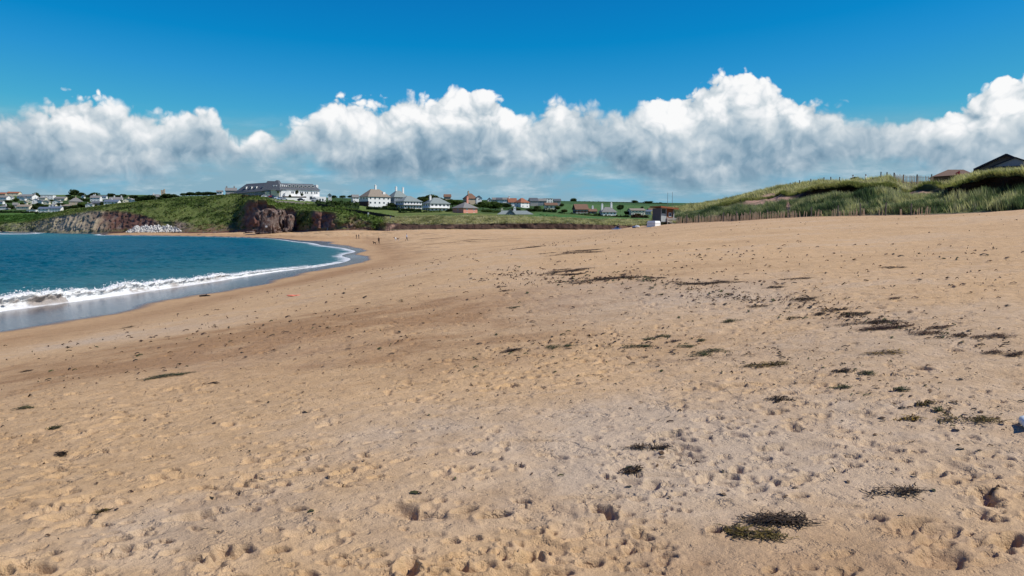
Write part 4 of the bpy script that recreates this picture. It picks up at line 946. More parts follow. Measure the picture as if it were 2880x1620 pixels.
house(1376, 569, 11, 6, 5, 'front', 12, WHITE, 'slate_roof', 'small white gable alone in the hillside trees', Y=640, nf=1, ns=1)
house(1258, 560, 20, 5, 6, 'gable', 10, TANW, 'brown_tile_roof', 'brown roof peeping over the trees behind the balcony house', Y=640, nf=2, ns=0)
for i, (px, w, lab, rk_, wk_) in enumerate(((1392, 16, 'first grey house of the skyline row, nearest the small white gable', 'grey_roof', GREYW), (1406, 18, 'middle grey house of the skyline row', 'slate_roof', WHITE), (1422, 18, 'last grey house of the skyline row, beside the red roofs', 'grey_roof', WHITE))):
    house(px, 567, w, 5, 5, 'gable', 5, wk_, rk_, lab, Y=760, nf=3, ns=1, group='grey houses in a skyline row')
house(1440, 577, 26, 9, 10, 'gable', 12, WHITE, 'red_tile_roof', 'white house with orange red roof, left of the tall maroon roofed one', Y=600, nf=2, chim=((-.7, 1.5),))
house(1468, 584, 42, 15, 12, 'hip', 42, WHITE, 'red_tile_roof', 'tall house with maroon roof and bright white end wall', Y=570, nf=2, ns=1, fl=2, dr=.8)
house(1500, 574, 26, 9, 8, 'gable', 15, GREYW, 'slate_roof', 'grey gabled house right of the maroon roof', Y=640, nf=3, fl=2)
house(1523, 575, 26, 10, 6, 'gable', 10, 'slate_and_shade_grey', 'grey_roof', 'slate hung house between the grey gable and the white modern house', Y=660, nf=3, fl=2)
house(1541, 571, 28, 12, 2, 'flat', 15, WHITE, 'lead_flat_roof', 'white modern house with flat roof and upper terrace on the skyline', Y=680, nf=3, fl=2, wsz=(2, 1.4))
house(1567, 571, 20, 6, 5, 'gable', 8, GREYW, 'slate_roof', 'grey house at the right end of the hillside village', Y=700, nf=3)
house(1549, 589, 36, 12, 6, 'gable', 6, CREAM, 'brown_tile_roof', 'cream house with three upper windows above the green field', Y=520, nf=3, ns=1, fl=1, wsz=(1.5, 1.3))
house(1633, 603, 42, 15, 13, 'gable', 14, 'dark_timber', 'brown_tile_roof', 'dark timbered house with big brown roof at the field edge', Y=480, nf=4, ns=2, fl=2, wsz=(1.1, .9))
house(1666, 603, 24, 7, 6, 'gable', 10, 'dark_timber', 'brown_tile_roof', 'low brown house with white chimney beside the timbered house', Y=482, nf=2, chim=((.1, 1.4),), chw=WHITE)
house(1710, 605, 48, 9, 13, 'hip', 16, WHITE, 'grey_roof', 'white house with grey roof between two tall white chimneys', Y=470, nf=4, chim=((-.80, 3.4), (.5, 3.0)), dr=.6)
house(1791, 605, 46, 13, 5, 'gable', 12, CREAM, 'tan_tile_roof', 'cream house with three white framed upper windows left of the hut', Y=480, nf=4, fl=2, wsz=(1.5, 1.1))
house(1822, 604, 26, 9, 4, 'gable', 8, 'bluegrey_cladding', 'blue_slate_roof', 'blue grey glazed house right of the cream windowed house', Y=490, nf=4, fl=1, wsz=(1.2, 1.6))
house(1841, 600, 34, 8, 5, 'gable', 4, WHITE, 'brown_tile_roof', 'long brown roofed house half hidden behind the lookout hut', Y=520, nf=4)
# long low bungalow of grey roofs behind the dune
p = at(1447, 609, 380); s = 380 / F
t = thing('bungalow', 'long low bungalow of grey green slate gables with two pale chimneys', 'house', tuple(p), math.radians(4))
b = MB(); x0, x1 = -46 * s, 52 * s; b.box(x0, x1, 0, 7, -2, 6 * s); b.box(-24 * s, 0, -3, 0, -2, 6 * s); b.poly([(-24 * s, -3, 6 * s), (0, -3, 6 * s), (-12 * s, -3, 18 * s)])
b.build('wall', wm('slate_and_shade_grey'), t)
r = MB(); e = 6 * s
r.hull8([(x0 - .5, -.6, e), (x1 + .4, -.6, e), (x1 + .4, 7.6, e), (x0 - .5, 7.6, e), (x0 + 14 * s, 3.4, 17 * s), (x1 - 16 * s, 3.4, 17 * s), (x1 - 16 * s, 3.6, 17 * s), (x0 + 14 * s, 3.6, 17 * s)])
rf = r.build('roof', rm('green_slate_roof'), t)
r = MB(); r.hull8([(-26 * s, -3.4, e - .3), (-12 * s, -3.4, 18.5 * s), (-12 * s, 3.4, 18.5 * s), (-26 * s, 3.4, e - .3), (-26 * s, -3.4, e), (-12 * s, -3.4, 18.5 * s + .3), (-12 * s, 3.4, 18.5 * s + .3), (-26 * s, 3.4, e)])
r.hull8([(-12 * s, -3.4, 18.5 * s), (2 * s, -3.4, e - .3), (2 * s, 3.4, e - .3), (-12 * s, 3.4, 18.5 * s), (-12 * s, -3.4, 18.5 * s + .3), (2 * s, -3.4, e), (2 * s, 3.4, e), (-12 * s, 3.4, 18.5 * s + .3)]); r.build('gable_roof', rm('green_slate_roof'), t)
chimney_on(rf, -34 * s, 3.5, 13 * s, 19 * s, CREAM, .5); chimney_on(rf, 2 * s, 3.5, 14 * s, 24 * s, WHITE, .6)
for x in (-40, -34, 8, 14, 22, 34, 42): window(t, x * s, 0, 3 * s, .8, .8, 0)
window(t, -12 * s, -3, 4 * s, 1.2, 1.1, 0)
t = thing('garden_wall', 'white garden wall with raised pier beside the grey green bungalow', 'garden wall', tuple(at(1498, 614, 372)))
b = MB(); b.box(-24 * s, -18 * s, 0, .4, -1, 5 * s); b.box(-18 * s, 0, 0, .4, -1, 1.6 * s); b.box(0, 6 * s, 0, .4, -1, 5 * s); b.box(-8 * s, 24 * s, -.6, -.2, -2, 1.0 * s); b.build('wall', wm(WHITE), t)

# ---- parked cars below the hotel
def car(px, py, Y, yaw, colr, name_c, label):
    p = at(px, py, Y); 
    t = thing('parked_car', label, 'car', tuple(p), math.radians(yaw), 'cars parked below the hotel')
    b = MB(); sec = [(-2.1, .35, .75, .80), (-2.0, .3, .9, .86), (-1.3, .3, .95, .88), (1.0, .3, .92, .88), (1.9, .3, .80, .84), (2.1, .4, .65, .78)]
    for k in range(5):
        a_, c_ = sec[k], sec[k + 1]
        b.hull8([(a_[0], -a_[3], a_[1]), (c_[0], -c_[3], c_[1]), (c_[0], c_[3], c_[1]), (a_[0], a_[3], a_[1]), (a_[0], -a_[3], a_[2]), (c_[0], -c_[3], c_[2]), (c_[0], c_[3], c_[2]), (a_[0], a_[3], a_[2])])
    b.hull8([(-1.1, -.72, 1.42), (.45, -.72, 1.42), (.45, .72, 1.42), (-1.1, .72, 1.42), (-1.0, -.7, 1.5), (.35, -.7, 1.5), (.35, .7, 1.5), (-1.0, .7, 1.5)])
    b.build('body', mat('car_paint_' + name_c, colr, .25, .03, spec=.6), t)
    g = MB(); g.hull8([(-1.75, -.82, .94), (1.05, -.82, .93), (1.05, .82, .93), (-1.75, .82, .94), (-1.1, -.7, 1.42), (.45, -.7, 1.42), (.45, .7, 1.42), (-1.1, .7, 1.42)]); g.build('windows', M_GLASS, t)
    for x in (-1.3, 1.3):
        for y in (-.8, .8):
            w = MB(); w.bar((x, y - .1, .32), (x, y + .1, .32), .32, n=10); w.build('wheel', mat('tyre', (.02, .02, .02), .8), t)
car(745, 555, 462, 20, (.75, .75, .75), 'white', 'white car at the left end of the hotel car row')
car(757, 555.5, 460, -60, (.70, .70, .70), 'white', 'pale car beside the red car below the hotel')
car(765, 555.5, 456, 30, (.30, .02, .02), 'red', 'red car in the row below the hotel')
car(772, 558, 452, 60, (.02, .025, .05), 'navy', 'dark blue car right of the red car')
car(781, 559.5, 448, 30, (.62, .66, .70), 'silver', 'silver car in front of the dark blue one')
car(789, 562, 444, 20, (.42, .55, .72), 'blue', 'light blue car in the middle of the car row')
car(799, 563, 441, 5, (.78, .78, .78), 'white', 'white car at the right end of the clustered row')
car(847, 565, 446, 0, (.015, .016, .018), 'black', 'black car standing alone below the hotel')
car(887, 565, 446, 8, (.76, .77, .77), 'white', 'white car standing alone by the dark hedge')

# ---- trees
def crown_mesh(key, seed, n, flat, col1, col2, leaf=.10):
    r = np.random.default_rng(seed); nb = 15
    bc = r.normal(0, 1, (nb, 3)); bc /= np.linalg.norm(bc, axis=1)[:, None]; bc *= r.uniform(.25, .62, nb)[:, None]; bc[:, 2] = bc[:, 2] * flat * .9; br = r.uniform(.28, .48, nb)
    k = r.integers(0, nb, n); d = r.normal(0, 1, (n, 3)); d /= np.linalg.norm(d, axis=1)[:, None]
    c = bc[k] + d * (br[k] * r.uniform(.65, 1.05, n) ** .5)[:, None] * np.array([1, 1, flat]); c[:, 2] = np.maximum(c[:, 2], -.55 * flat + .1 * r.random(n))
    u = np.cross(d, r.normal(0, 1, (n, 3))); u /= np.linalg.norm(u, axis=1)[:, None] + 1e-9; w = np.cross(u, d) + .5 * r.normal(0, 1, (n, 3))
    s = (leaf * r.uniform(.6, 1.3, n))[:, None]
    Vv = np.stack([c - u * s, c + u * s * .9 - w * s * .5, c + w * s, c - w * s * .9 - u * s * .2], 1).reshape(-1, 3)
    cv = np.where(r.random((nb, 1))[k] < .5, np.array(col1), np.array(col2)) * r.uniform(.75, 1.3, (n, 1))
    return mesh_np('crown', Vv, np.arange(n * 4).reshape(-1, 4), [mat('leaves', (1, 1, 1), .7, .08, spec=.15, attr=True, leaf=.35)], col=np.repeat(cv, 4, axis=0), smooth=False)
CR = {}
for i in range(4):
    CR['dark', i] = crown_mesh('d', 40 + i, 1300, .8, (.035, .062, .020), (.058, .090, .028))
    CR['green', i] = crown_mesh('g', 60 + i, 1300, .8, (.060, .105, .024), (.085, .13, .032))
    CR['olive', i] = crown_mesh('o', 80 + i, 1300, .75, (.085, .095, .030), (.060, .080, .024))
CR['pine', 0] = crown_mesh('p', 97, 4200, .62, (.085, .11, .020), (.045, .070, .018), .055)
tb = MB(); tb.bar((0, 0, -.3), (0.02, 0, .55), .05, .03, 8); tb.bar((0, 0, .35), (.25, .05, .8), .025, .012, 5); tb.bar((0, 0, .4), (-.22, -.08, .85), .025, .012, 5)
TRUNK = tb.mesh('trunk', mat('bark', (.09, .065, .045), .9))
tree_n = [0]
def tree(px, py, w, h, kind, label, Y=None, group=None, cat='tree', name=None, ymin=0, lift=.42):
    p = land_hit(px, py, ymin) if Y is None else at(px, py, Y)
    s = p[1] / F; W, H = w * s, h * s; tree_n[0] += 1; i = tree_n[0]
    t = thing(name or ('tree' if cat == 'tree' else cat), label, cat, (p[0], p[1] + W * .25, p[2] - .2), (i * 2.4) % 6.28, group)
    c = link(bpy.data.objects.new('crown', CR[kind, i % 4 if kind != 'pine' else 0]), t); c.scale = (W * .60, W * .60, H * .68); c.location = (0, 0, H * (.40 + lift * .18))
    tr = link(bpy.data.objects.new('trunk', TRUNK), t); tr.scale = (W * .5, W * .5, H * .8)
    return t
GT_, GW = 'trees of the far village', 'trees of the dark wood on the skyline'
for a_ in ((206, 552, 26, 24, 'dark', 'tallest round dark oak on the village skyline'), (226, 553, 22, 15, 'dark', 'lower dark oak touching the tallest skyline oak'), (100, 556, 22, 17, 'dark', 'dark spiky tree between the white skyline houses'),
           (10, 549, 20, 9, 'dark', 'dark low tree behind the red roof at the left edge'), (53, 550, 12, 7, 'dark', 'small dark tree right of the long orange roof'), (190, 554, 16, 9, 'dark', 'dark bush like tree left of the tallest oak'),
           (262, 551, 32, 12, 'dark', 'broad dark tree above the tall white house'), (248, 556, 18, 11, 'dark', 'dark tree between the oaks and the broad one'), (310, 554, 24, 13, 'dark', 'dark domed tree above the broad grey gabled house'), (344, 556, 22, 13, 'dark', 'dark domed tree right of the grey gabled house'), (328, 556, 16, 9, 'dark', 'low dark tree between the two domed ones'),
           (372, 559, 26, 14, 'dark', 'dark tree at the left end of the wood by the church'), (43, 568, 18, 12, 'green', 'green tree beside the wide grey roof at the left'), (27, 589, 22, 15, 'dark', 'dark bushy tree above the hipped house at the left edge'),
           (98, 589, 26, 15, 'dark', 'dark tree between tan roofed cottage and blue roofed pair'), (226, 591, 32, 20, 'green', 'big green tree right of the tan bungalow'), (205, 592, 24, 12, 'dark', 'dark tree below the tan bungalow'), (183, 597, 24, 13, 'dark', 'dark tree right of the blue roofed pair'),
           (250, 578, 20, 13, 'green', 'green tree left of the slate house'), (285, 583, 10, 15, 'dark', 'narrow dark cypress before the blue roofed house'), (122, 583, 22, 9, 'green', 'low green tree under the cream gabled bungalow'), (340, 581, 18, 9, 'green', 'green tree below the cream steep gabled cottage'), (300, 568, 16, 10, 'dark', 'dark tree between the two white houses'), (60, 577, 16, 9, 'green', 'green tree above the tan roofed cottage'),
           (86, 581, 18, 9, 'dark', 'dark tree below the small cream gable'), (145, 567, 14, 7, 'dark', 'dark tree right of the flat roofed house'), (12, 580, 20, 8, 'dark', 'dark tree on the left edge between two white houses'), (240, 567, 20, 12, 'dark', 'dark tree behind the big stone house'),
           (20, 571, 24, 11, 'dark', 'dark tree under the narrow white gable end'), (50, 583, 20, 10, 'dark', 'dark tree left of the tan roofed cottage chimney'), (108, 579, 22, 10, 'dark', 'dark tree below the little white gable'), (170, 579, 26, 12, 'dark', 'dark tree left of the big stone house'), (198, 563, 24, 14, 'dark', 'dark tree at the left foot of the skyline oaks'), (222, 567, 26, 14, 'dark', 'dark tree at the right foot of the skyline oaks'), (292, 573, 18, 10, 'dark', 'dark tree above the blue roofed long house'),
           (345, 569, 20, 12, 'dark', 'dark tree right of the broad white house'), (365, 566, 26, 13, 'dark', 'dark tree above the small gables by the meadow'), (262, 582, 22, 9, 'dark', 'dark shrubby tree under the slate house'), (300, 586, 22, 9, 'dark', 'dark tree below the long blue roofed house'), (210, 600, 36, 12, 'dark', 'dark thicket tree below the village above the tan cliff'), (242, 592, 24, 11, 'dark', 'dark tree below the lone white house over the headland'), (162, 604, 34, 11, 'dark', 'dark thicket tree under the blue roofed pair')):
    tree(*a_, group=GT_, ymin=800)
for a_ in ((388, 568, 30, 18, 'dark', 'dark tree of the wood left of centre below the field'), (407, 570, 32, 22, 'dark', 'largest dark tree of the wood before the church'), (425, 569, 28, 20, 'dark', 'dark tree of the wood next to the lone white house'), (466, 571, 36, 20, 'dark', 'broad dark tree under the church tower'), (490, 568, 30, 14, 'dark', 'dark tree right of the church tower'), (448, 563, 22, 12, 'dark', 'dark tree directly left of the church tower foot')):
    tree(*a_, group=GW, ymin=700)
for i, a_ in enumerate(((516, 551, 28, 11), (534, 551, 30, 14), (552, 551, 30, 15), (570, 551, 30, 15), (588, 550, 28, 14), (602, 549, 22, 11))):
    tree(*a_, 'dark', ('low dark tree that begins the skyline belt left of the hotel', 'second dark tree of the skyline belt left of the hotel', 'third and tallest dark tree of the skyline belt', 'fourth dark tree of the skyline belt', 'fifth dark tree of the skyline belt, near the annexe', 'last dark tree of the skyline belt, beside the annexe')[i], group='dark tree belt left of the hotel', Y=760)
for a_ in ((670, 545, 14, 9, 'dark', 'dark bush tree at the left end of the hotel roof', 600), (938, 557, 18, 11, 'dark', 'first round dark tree right of the hotel', 640), (962, 557, 18, 10, 'dark', 'second round dark tree right of the hotel', 640), (984, 557, 16, 10, 'dark', 'third round dark tree, left of the small white house', 640),
           (834, 548, 10, 17, 'olive', 'palm like tree before the white hotel front', 470), (781, 544, 6, 9, 'green', 'small green tree at the hotel centre bay', 520), (848, 552, 9, 10, 'green', 'shrub tree beside the hotel terrace end', 480), (815, 556, 8, 12, 'dark', 'dark narrow tree above the parked cars', 470)):
    tree(*a_[:6], Y=a_[6])
tree(1204, 577, 78, 42, 'pine', 'great spreading olive green pine standing behind the glazed house', Y=500, name='pine_tree', lift=.3)
for a_ in ((1272, 579, 56, 22, 'green', 'bright green tree behind the balcony house', 520), (1300, 578, 40, 16, 'dark', 'dark tree above the pink house roof', 540), (1358, 588, 52, 26, 'green', 'large green tree right of the pink house chimney', 470), (1393, 590, 50, 26, 'green', 'large green tree above the bungalow left end', 480), (1420, 584, 40, 18, 'dark', 'dark tree below the skyline row', 520), (1370, 603, 40, 16, 'green', 'green thicket tree right of the pink house', 425),
           (1340, 607, 20, 12, 'dark', 'dark bush at the pink house corner', 415), (1400, 604, 30, 14, 'green', 'green tree left of the bungalow', 420), (1495, 596, 36, 14, 'dark', 'dark tree under the maroon roofed house', 470), (1515, 596, 28, 14, 'dark', 'dark tree left of the cream house', 480), (1448, 594, 40, 12, 'dark', 'dark trees edge behind the bungalow roof', 470), (1512, 588, 24, 12, 'dark', 'dark tree beneath the slate hung house', 560),
           (1568, 590, 20, 14, 'green', 'green tree right of the cream house', 510), (1580, 582, 14, 13, 'dark', 'dark tree at the right end of the hillside village', 600), (1588, 598, 22, 12, 'olive', 'olive bush left of the timbered house', 480), (1612, 568, 23, 13, 'dark', 'lone round tree on the far skyline', 1080), (1745, 592, 20, 22, 'dark', 'dark conical tree behind the two chimneyed house', 560), (1786, 570, 20, 9, 'dark', 'wind bent tree on the far skyline left of the hut', 1080),
           (1826, 573, 30, 10, 'dark', 'clump of trees on the far skyline behind the hut roof', 1080), (1860, 576, 18, 9, 'dark', 'skyline tree just left of the hut mast', 1080), (1872, 577, 16, 9, 'dark', 'skyline tree between the hut masts', 1080), (1806, 588, 9, 10, 'dark', 'small dark tree above the cream windowed house', 540), (1764, 604, 22, 14, 'dark', 'dark bush left of the cream windowed house', 482), (1795, 607, 20, 10, 'olive', 'olive bush in front of the cream windowed house', 465), (1655, 607, 20, 9, 'green', 'green bush at the timbered house foot', 465), (1625, 608, 26, 8, 'olive', 'olive bush before the timbered house', 468), (1682, 607, 18, 10, 'dark', 'dark bush between low brown house and chimneyed house', 470),
           (1102, 583, 34, 16, 'dark', 'dark tree right of the big chimneyed house', 470), (1085, 586, 34, 10, 'green', 'green tree below the big chimneyed house', 465), (1150, 598, 46, 14, 'green', 'green thicket below the glazed house', 430), (1195, 586, 20, 16, 'dark', 'dark tree between glazed and balcony houses', 460), (1265, 602, 34, 22, 'dark', 'dark tree between the balcony house and the pink house', 425), (1196, 607, 22, 12, 'green', 'round clipped bush below the balcony house', 405), (1226, 606, 26, 10, 'dark', 'dark bush right of the round clipped bush', 408),
           (1385, 575, 36, 10, 'green', 'green tree under the small white gable', 600), (1240, 566, 30, 10, 'green', 'green tree below the peeping brown roof', 600), (2408, 505, 26, 13, 'olive', 'yellow flowering gorse bush between two walkers on the dune', 124)):
    tree(*a_[:6], Y=a_[6], cat='bush' if ('bush' in a_[5] or 'gorse' in a_[5]) else 'tree', ymin=0)

# ---- hedges
def hedge(pts, h, label, wid=1.6, col1=(.028, .052, .016), col2=(.05, .08, .022), name='hedge', cat='hedge', seed=0):
    r = np.random.default_rng(seed + 7); q = np.array([at(*a) for a in pts]); sg = np.r_[0, np.cumsum(np.linalg.norm(np.diff(q, axis=0), axis=1))]
    t = thing(name, label, cat, tuple(q[0]))
    n = int(sg[-1] * h * 9) + 60; u = r.random(n) * sg[-1]; c = np.stack([np.interp(u, sg, q[:, i]) for i in range(3)], 1) - q[0]
    c[:, 2] += r.random(n) * h * (1 + .15 * np.sin(u * .9)); c[:, 1] += r.uniform(-.5, .5, n) * wid; c[:, 0] += r.uniform(-.5, .5, n) * wid * .4
    e = r.normal(0, .42, (n, 4, 3)); Vv = (c[:, None] + e).reshape(-1, 3)
    cv = np.where(r.random((n, 1)) < .5, np.array(col1), np.array(col2)) * r.uniform(.7, 1.3, (n, 1))
    o = link(bpy.data.objects.new('foliage', mesh_np('foliage', Vv, np.arange(n * 4).reshape(-1, 4), [mat('leaves', (1, 1, 1))], col=np.repeat(cv, 4, axis=0), smooth=False)), t)
    b = MB()
    for k in range(len(q) - 1):
        A, B = q[k] - q[0], q[k + 1] - q[0]; w = wid * .3
        b.hull8([(A[0], A[1] - w, A[2] - 1.5), (B[0], B[1] - w, B[2] - 1.5), (B[0], B[1] + w, B[2] - 1.5), (A[0], A[1] + w, A[2] - 1.5), (A[0], A[1] - w, A[2] + h * .8), (B[0], B[1] - w, B[2] + h * .8), (B[0], B[1] + w, B[2] + h * .8), (A[0], A[1] + w, A[2] + h * .8)])
    b.build('branches', mat('hedge_core', col1, .9), t)
hedge([(886, 578, 400), (1010, 580, 420)], 2.3, 'tall dark clipped hedge beside the hotel lawn', 2.2, seed=1)
hedge([(0, 600, 822), (60, 601, 812), (112, 602, 806)], 2.4, 'dark hedge at the foot of the village on the left', seed=2)
hedge([(100, 606, 720), (140, 606, 715), (176, 604, 710)], 2.6, 'dark hedge below the blue roofed pair', seed=3)
hedge([(1120, 605, 402), (1180, 606, 402), (1245, 605, 405)], 2.0, 'long dark hedge below the balcony house', seed=4)
hedge([(1516, 612, 380), (1545, 615, 370), (1572, 617, 362)], .8, 'low dark hedge running down into the green field', .8, seed=5)
hedge([(1526, 599, 470), (1565, 600, 470)], 2.2, 'dark hedge under the cream house', seed=6)
hedge([(1776, 613, 425), (1822, 614, 425)], 1.5, 'dark reddish hedge in front of the cream windowed house', col1=(.05, .018, .016), col2=(.07, .03, .02), seed=7)
hedge([(1690, 611, 440), (1770, 612, 435)], 1.0, 'low dark hedge before the chimneyed white house', seed=8)
hedge([(1570, 604, 450), (1610, 607, 445), (1690, 611, 440)], 1.2, 'rough hedge along the top of the green field', seed=9)
hedge([(1600, 585, 760), (1700, 588, 740), (1800, 590, 720)], 1.4, 'thin hedge line across the far hill field', 1.2, seed=10)
hedge([(1585, 569.5, 1060), (1700, 571, 1080), (1850, 574, 1090)], 1.6, 'hedge line along the far skyline field', 1.5, seed=11)
hedge([(1030, 587, 440), (1110, 590, 430), (1185, 594, 420)], 1.0, 'low garden hedge above the cliff path', 1.2, seed=12)
hedge([(680, 553, 470), (745, 553, 470)], .6, 'low brown hedge along the hotel lawn edge', .8, col1=(.09, .06, .03), col2=(.07, .07, .03), seed=13)

# ---- boundary fence from the hotel lawn to the beach path
pts = [(893, 577.5, 396), (925, 582, 390), (968, 592, 380), (1000, 596, 372), (1035, 600, 364), (1075, 607, 354), (1110, 613, 346)]
q = [Vector(at(*a)) for a in pts]
t = thing('boundary_fence', 'dark boarded fence running down the cliff top towards the beach path', 'fence', tuple(q[0]))
for k in range(len(q) - 1):
    A, B = q[k] - q[0], q[k + 1] - q[0]; n = max(2, int((B - A).length / 2.4))
    for i in range(n):
        P0, P1 = A.lerp(B, i / n), A.lerp(B, (i + .97) / n)
        b = MB(); b.hull8([(P0.x, P0.y - .05, P0.z - .4), (P1.x, P1.y - .05, P1.z - .4), (P1.x, P1.y + .05, P1.z - .4), (P0.x, P0.y + .05, P0.z - .4), (P0.x, P0.y - .05, P0.z + .9), (P1.x, P1.y - .05, P1.z + .9), (P1.x, P1.y + .05, P1.z + .9), (P0.x, P0.y + .05, P0.z + .9)]); b.build('panel', mat('dark_boards', (.035, .028, .022), .9), t)
        b = MB(); b.box(P0.x - .09, P0.x + .09, P0.y - .14, P0.y - .055, P0.z - .6, P0.z + 1.1); b.build('post', mat('dark_boards', (.035, .028, .022)), t)
# ================================================================== CLIFF ROCKS, SHORE THINGS
def rock_mesh(name, seed, ax, ay, az_, nu=56, nv=40, amp=.22, e=.6, col=None, mats=None, freq=1.0, taper=0.0):
    u = np.linspace(0, 2 * np.pi, nu, endpoint=False); v = np.linspace(-np.pi / 2, np.pi / 2, nv)
    U, Vv = np.meshgrid(u, v)
    sp = lambda a: np.sign(a) * np.abs(a) ** e
    x, y, z = sp(np.cos(Vv)) * sp(np.cos(U)), sp(np.cos(Vv)) * sp(np.sin(U)), sp(np.sin(Vv))
    s = seed * 13.7
    d = 1 + amp * .8 * (.6 - 2.2 * np.abs(fbm(x * 1.7 * freq + s, z * 1.1 * freq + y, 3, seed + 3))) + amp * .6 * fbm(x * 2.1 * freq + s, y * 2.1 * freq + z * 1.3 * freq, 4, seed) + amp * .6 * fbm(x * 5 * freq - y * 3 * freq + s, z * 2.2 * freq, 3, seed + 5) - amp * .9 * np.clip(.12 - np.abs(fbm(x * 2.4 * freq + y * 1.5 * freq + s, z * .7 * freq, 2, seed + 9)), 0, 1) * 5
    tp = 1 - taper * z - .5 * taper * fbm(z * 2 + s, z * 0 + s, 2, seed)
    P = np.stack([x * d * ax * tp + taper * .3 * z * ax, y * d * ay * tp, z * az_ * (1 + .1 * (d - 1))], -1).reshape(-1, 3)
    i = np.arange(nu * nv).reshape(nv, nu); j = np.roll(i, -1, axis=1)
    Fq = np.stack([i[:-1], j[:-1], j[1:], i[1:]], -1).reshape(-1, 4)
    return mesh_np(name, P, Fq, mats)
M_STACK = mat('stack_rock', (.135, .08, .064), .95, .4, .7, .8, 1.2, col2=(.19, .15, .13))
def stack(px, py, w, h, Y, dep, seed, label):
    p = at(px, py, Y); s = Y / F
    o = link(bpy.data.objects.new('rock_stack', rock_mesh('rock_stack', seed, w * s / 2, dep, h * s / 2 * 1.06, mats=[M_STACK], amp=.42, e=.36, freq=1.35, taper=.26)))
    o.location = (p[0], p[1], p[2] + h * s / 2 - .3); return tag(o, label, 'rock stack', 'rock stacks below the hotel lawn')
stack(757, 656, 46, 68, 373, 4.0, 3, 'tall weathered rock stack with a white notice on its face')
stack(789, 640, 26, 50, 384, 4.0, 4, 'rock stack in the middle, right of the one with the white notice')
stack(815, 655, 20, 52, 382, 3.5, 8, 'narrow rock stack at the right end of the group')
stack(744, 655, 18, 38, 372.5, 2.4, 6, 'leaning rock slab against the left foot of the noticed stack')
p = at(749, 637, 367.6); t = thing('notice_board', 'small white notice on the face of the tall rock stack', 'notice', tuple(p))
b = MB(); b.box(-.45, .45, -.05, .05, -.4, .4); b.build('board', M_FRAME, t); b = MB(); b.bar((-.3, .05, 0), (-.3, 1.8, 0), .04); b.bar((.3, .05, 0), (.3, 1.8, 0), .04); b.build('bracket', mat('galvanised', (.3, .3, .3), .5, metal=.6), t)
ROCKS = [rock_mesh('boulder', 20 + i, 1, .85, .75, 14, 9, .28, .75, mats=[m_]) for i, m_ in enumerate([mat('pale_boulder', (.52, .50, .45), .9, .3, 1.2)] * 3 + [mat('grey_boulder', (.17, .18, .20), .9, .2, 1.2)] * 2)]
rk_r = random.Random(9); nb_ = 0
for row in range(7):
    for k in range(42):
        u = k / 41; px = 352 + u * 156 + rk_r.uniform(-1.6, 1.6); v = row / 6
        if px < 352 + 30 * v or nb_ >= 280: continue
        top_y = 637.5 + 2.0 * math.sin(px * .21) + 1.2 * math.sin(px * .53) + max(0, px - 488) * .5
        py = 653.5 - (px - 352) * .012 - v * (653 - top_y) + rk_r.uniform(-.8, .8)
        p = at(px, py, 466 - (px - 352) * .13 + v * 11)
        o = link(bpy.data.objects.new('boulder', ROCKS[rk_r.choice((0, 1, 2, 0, 1, 2, 3, 4))])); o.location = tuple(p); q = rk_r.uniform(.38, .68); o.scale = (q * 1.15, q, q)
        o.rotation_euler = (rk_r.uniform(0, 6), rk_r.uniform(0, 6), rk_r.uniform(0, 6)); nb_ += 1
        tag(o, 'boulder of the pale rock armour heaped along the far shore', 'boulder', 'rock armour boulders')
for i, (px, py, w, lab) in enumerate(((704, 655, 26, 'flat dark rock slab on the sand left of the tall stack'), (768, 656, 9, 'small rock at the right foot of the tall stack'), (836, 653, 10, 'small red rock below the cliff right of the stacks'), (560, 661, 8, 'small dark rock at the water edge under the red bank'), (690, 656, 10, 'small brown rock left of the flat dark slab'))):
    x, y = sand_hit(px, py, 250, 460); o = link(bpy.data.objects.new('shore_rock', rock_mesh('shore_rock', 50 + i, w * y / F / 2, w * y / F / 2.4, w * y / F * .16, 20, 12, mats=[M_STACK]))); o.location = (x, y, float(beach_z(x, y)) + .1); tag(o, lab, 'rock')
p = at(937, 651, 349); t = thing('outfall', 'dark grey concrete block with a side wall at the foot of the red cliff', 'outfall', tuple(p)); s = 349 / F
b = MB(); b.box(-10 * s, 10 * s, 0, 2.5, -1.5, 13 * s); b.build('block', mat('dark_concrete', (.045, .05, .052), .9), t)
b = MB(); b.hull8([(-17 * s, -1.2, -1.2), (-15 * s, -1.2, -1.2), (-13 * s, 1.5, -1.2), (-15 * s, 1.5, -1.2), (-17 * s, -1.2, 1 * s), (-15 * s, -1.2, 1 * s), (-14 * s, 1.5, 16 * s), (-16 * s, 1.5, 16 * s)]); b.build('side_wall', mat('pale_concrete', (.3, .27, .25), .9), t)
p = at(1036, 606, 362); t = thing('marker_post', 'white marker post beside the dark fence above the beach path', 'post', tuple(p)); b = MB(); b.box(-.3, .3, -.15, .15, -.6, 1.3); b.build('post', M_FRAME, t)
for i, (px, lab) in enumerate(((1089, 'left wooden post at the bottom of the beach path'), (1095, 'middle wooden post at the bottom of the beach path'), (1103, 'right wooden post at the bottom of the beach path'))):
    b = MB(); b.bar((0, 0, -.6), (0.04, 0, 1.5), .14, .12); o = b.build('path_post', mat('old_timber', (.10, .075, .06), .9)); o.location = tuple(at(px, 650, 322)); tag(o, lab, 'post', 'posts at the beach path')

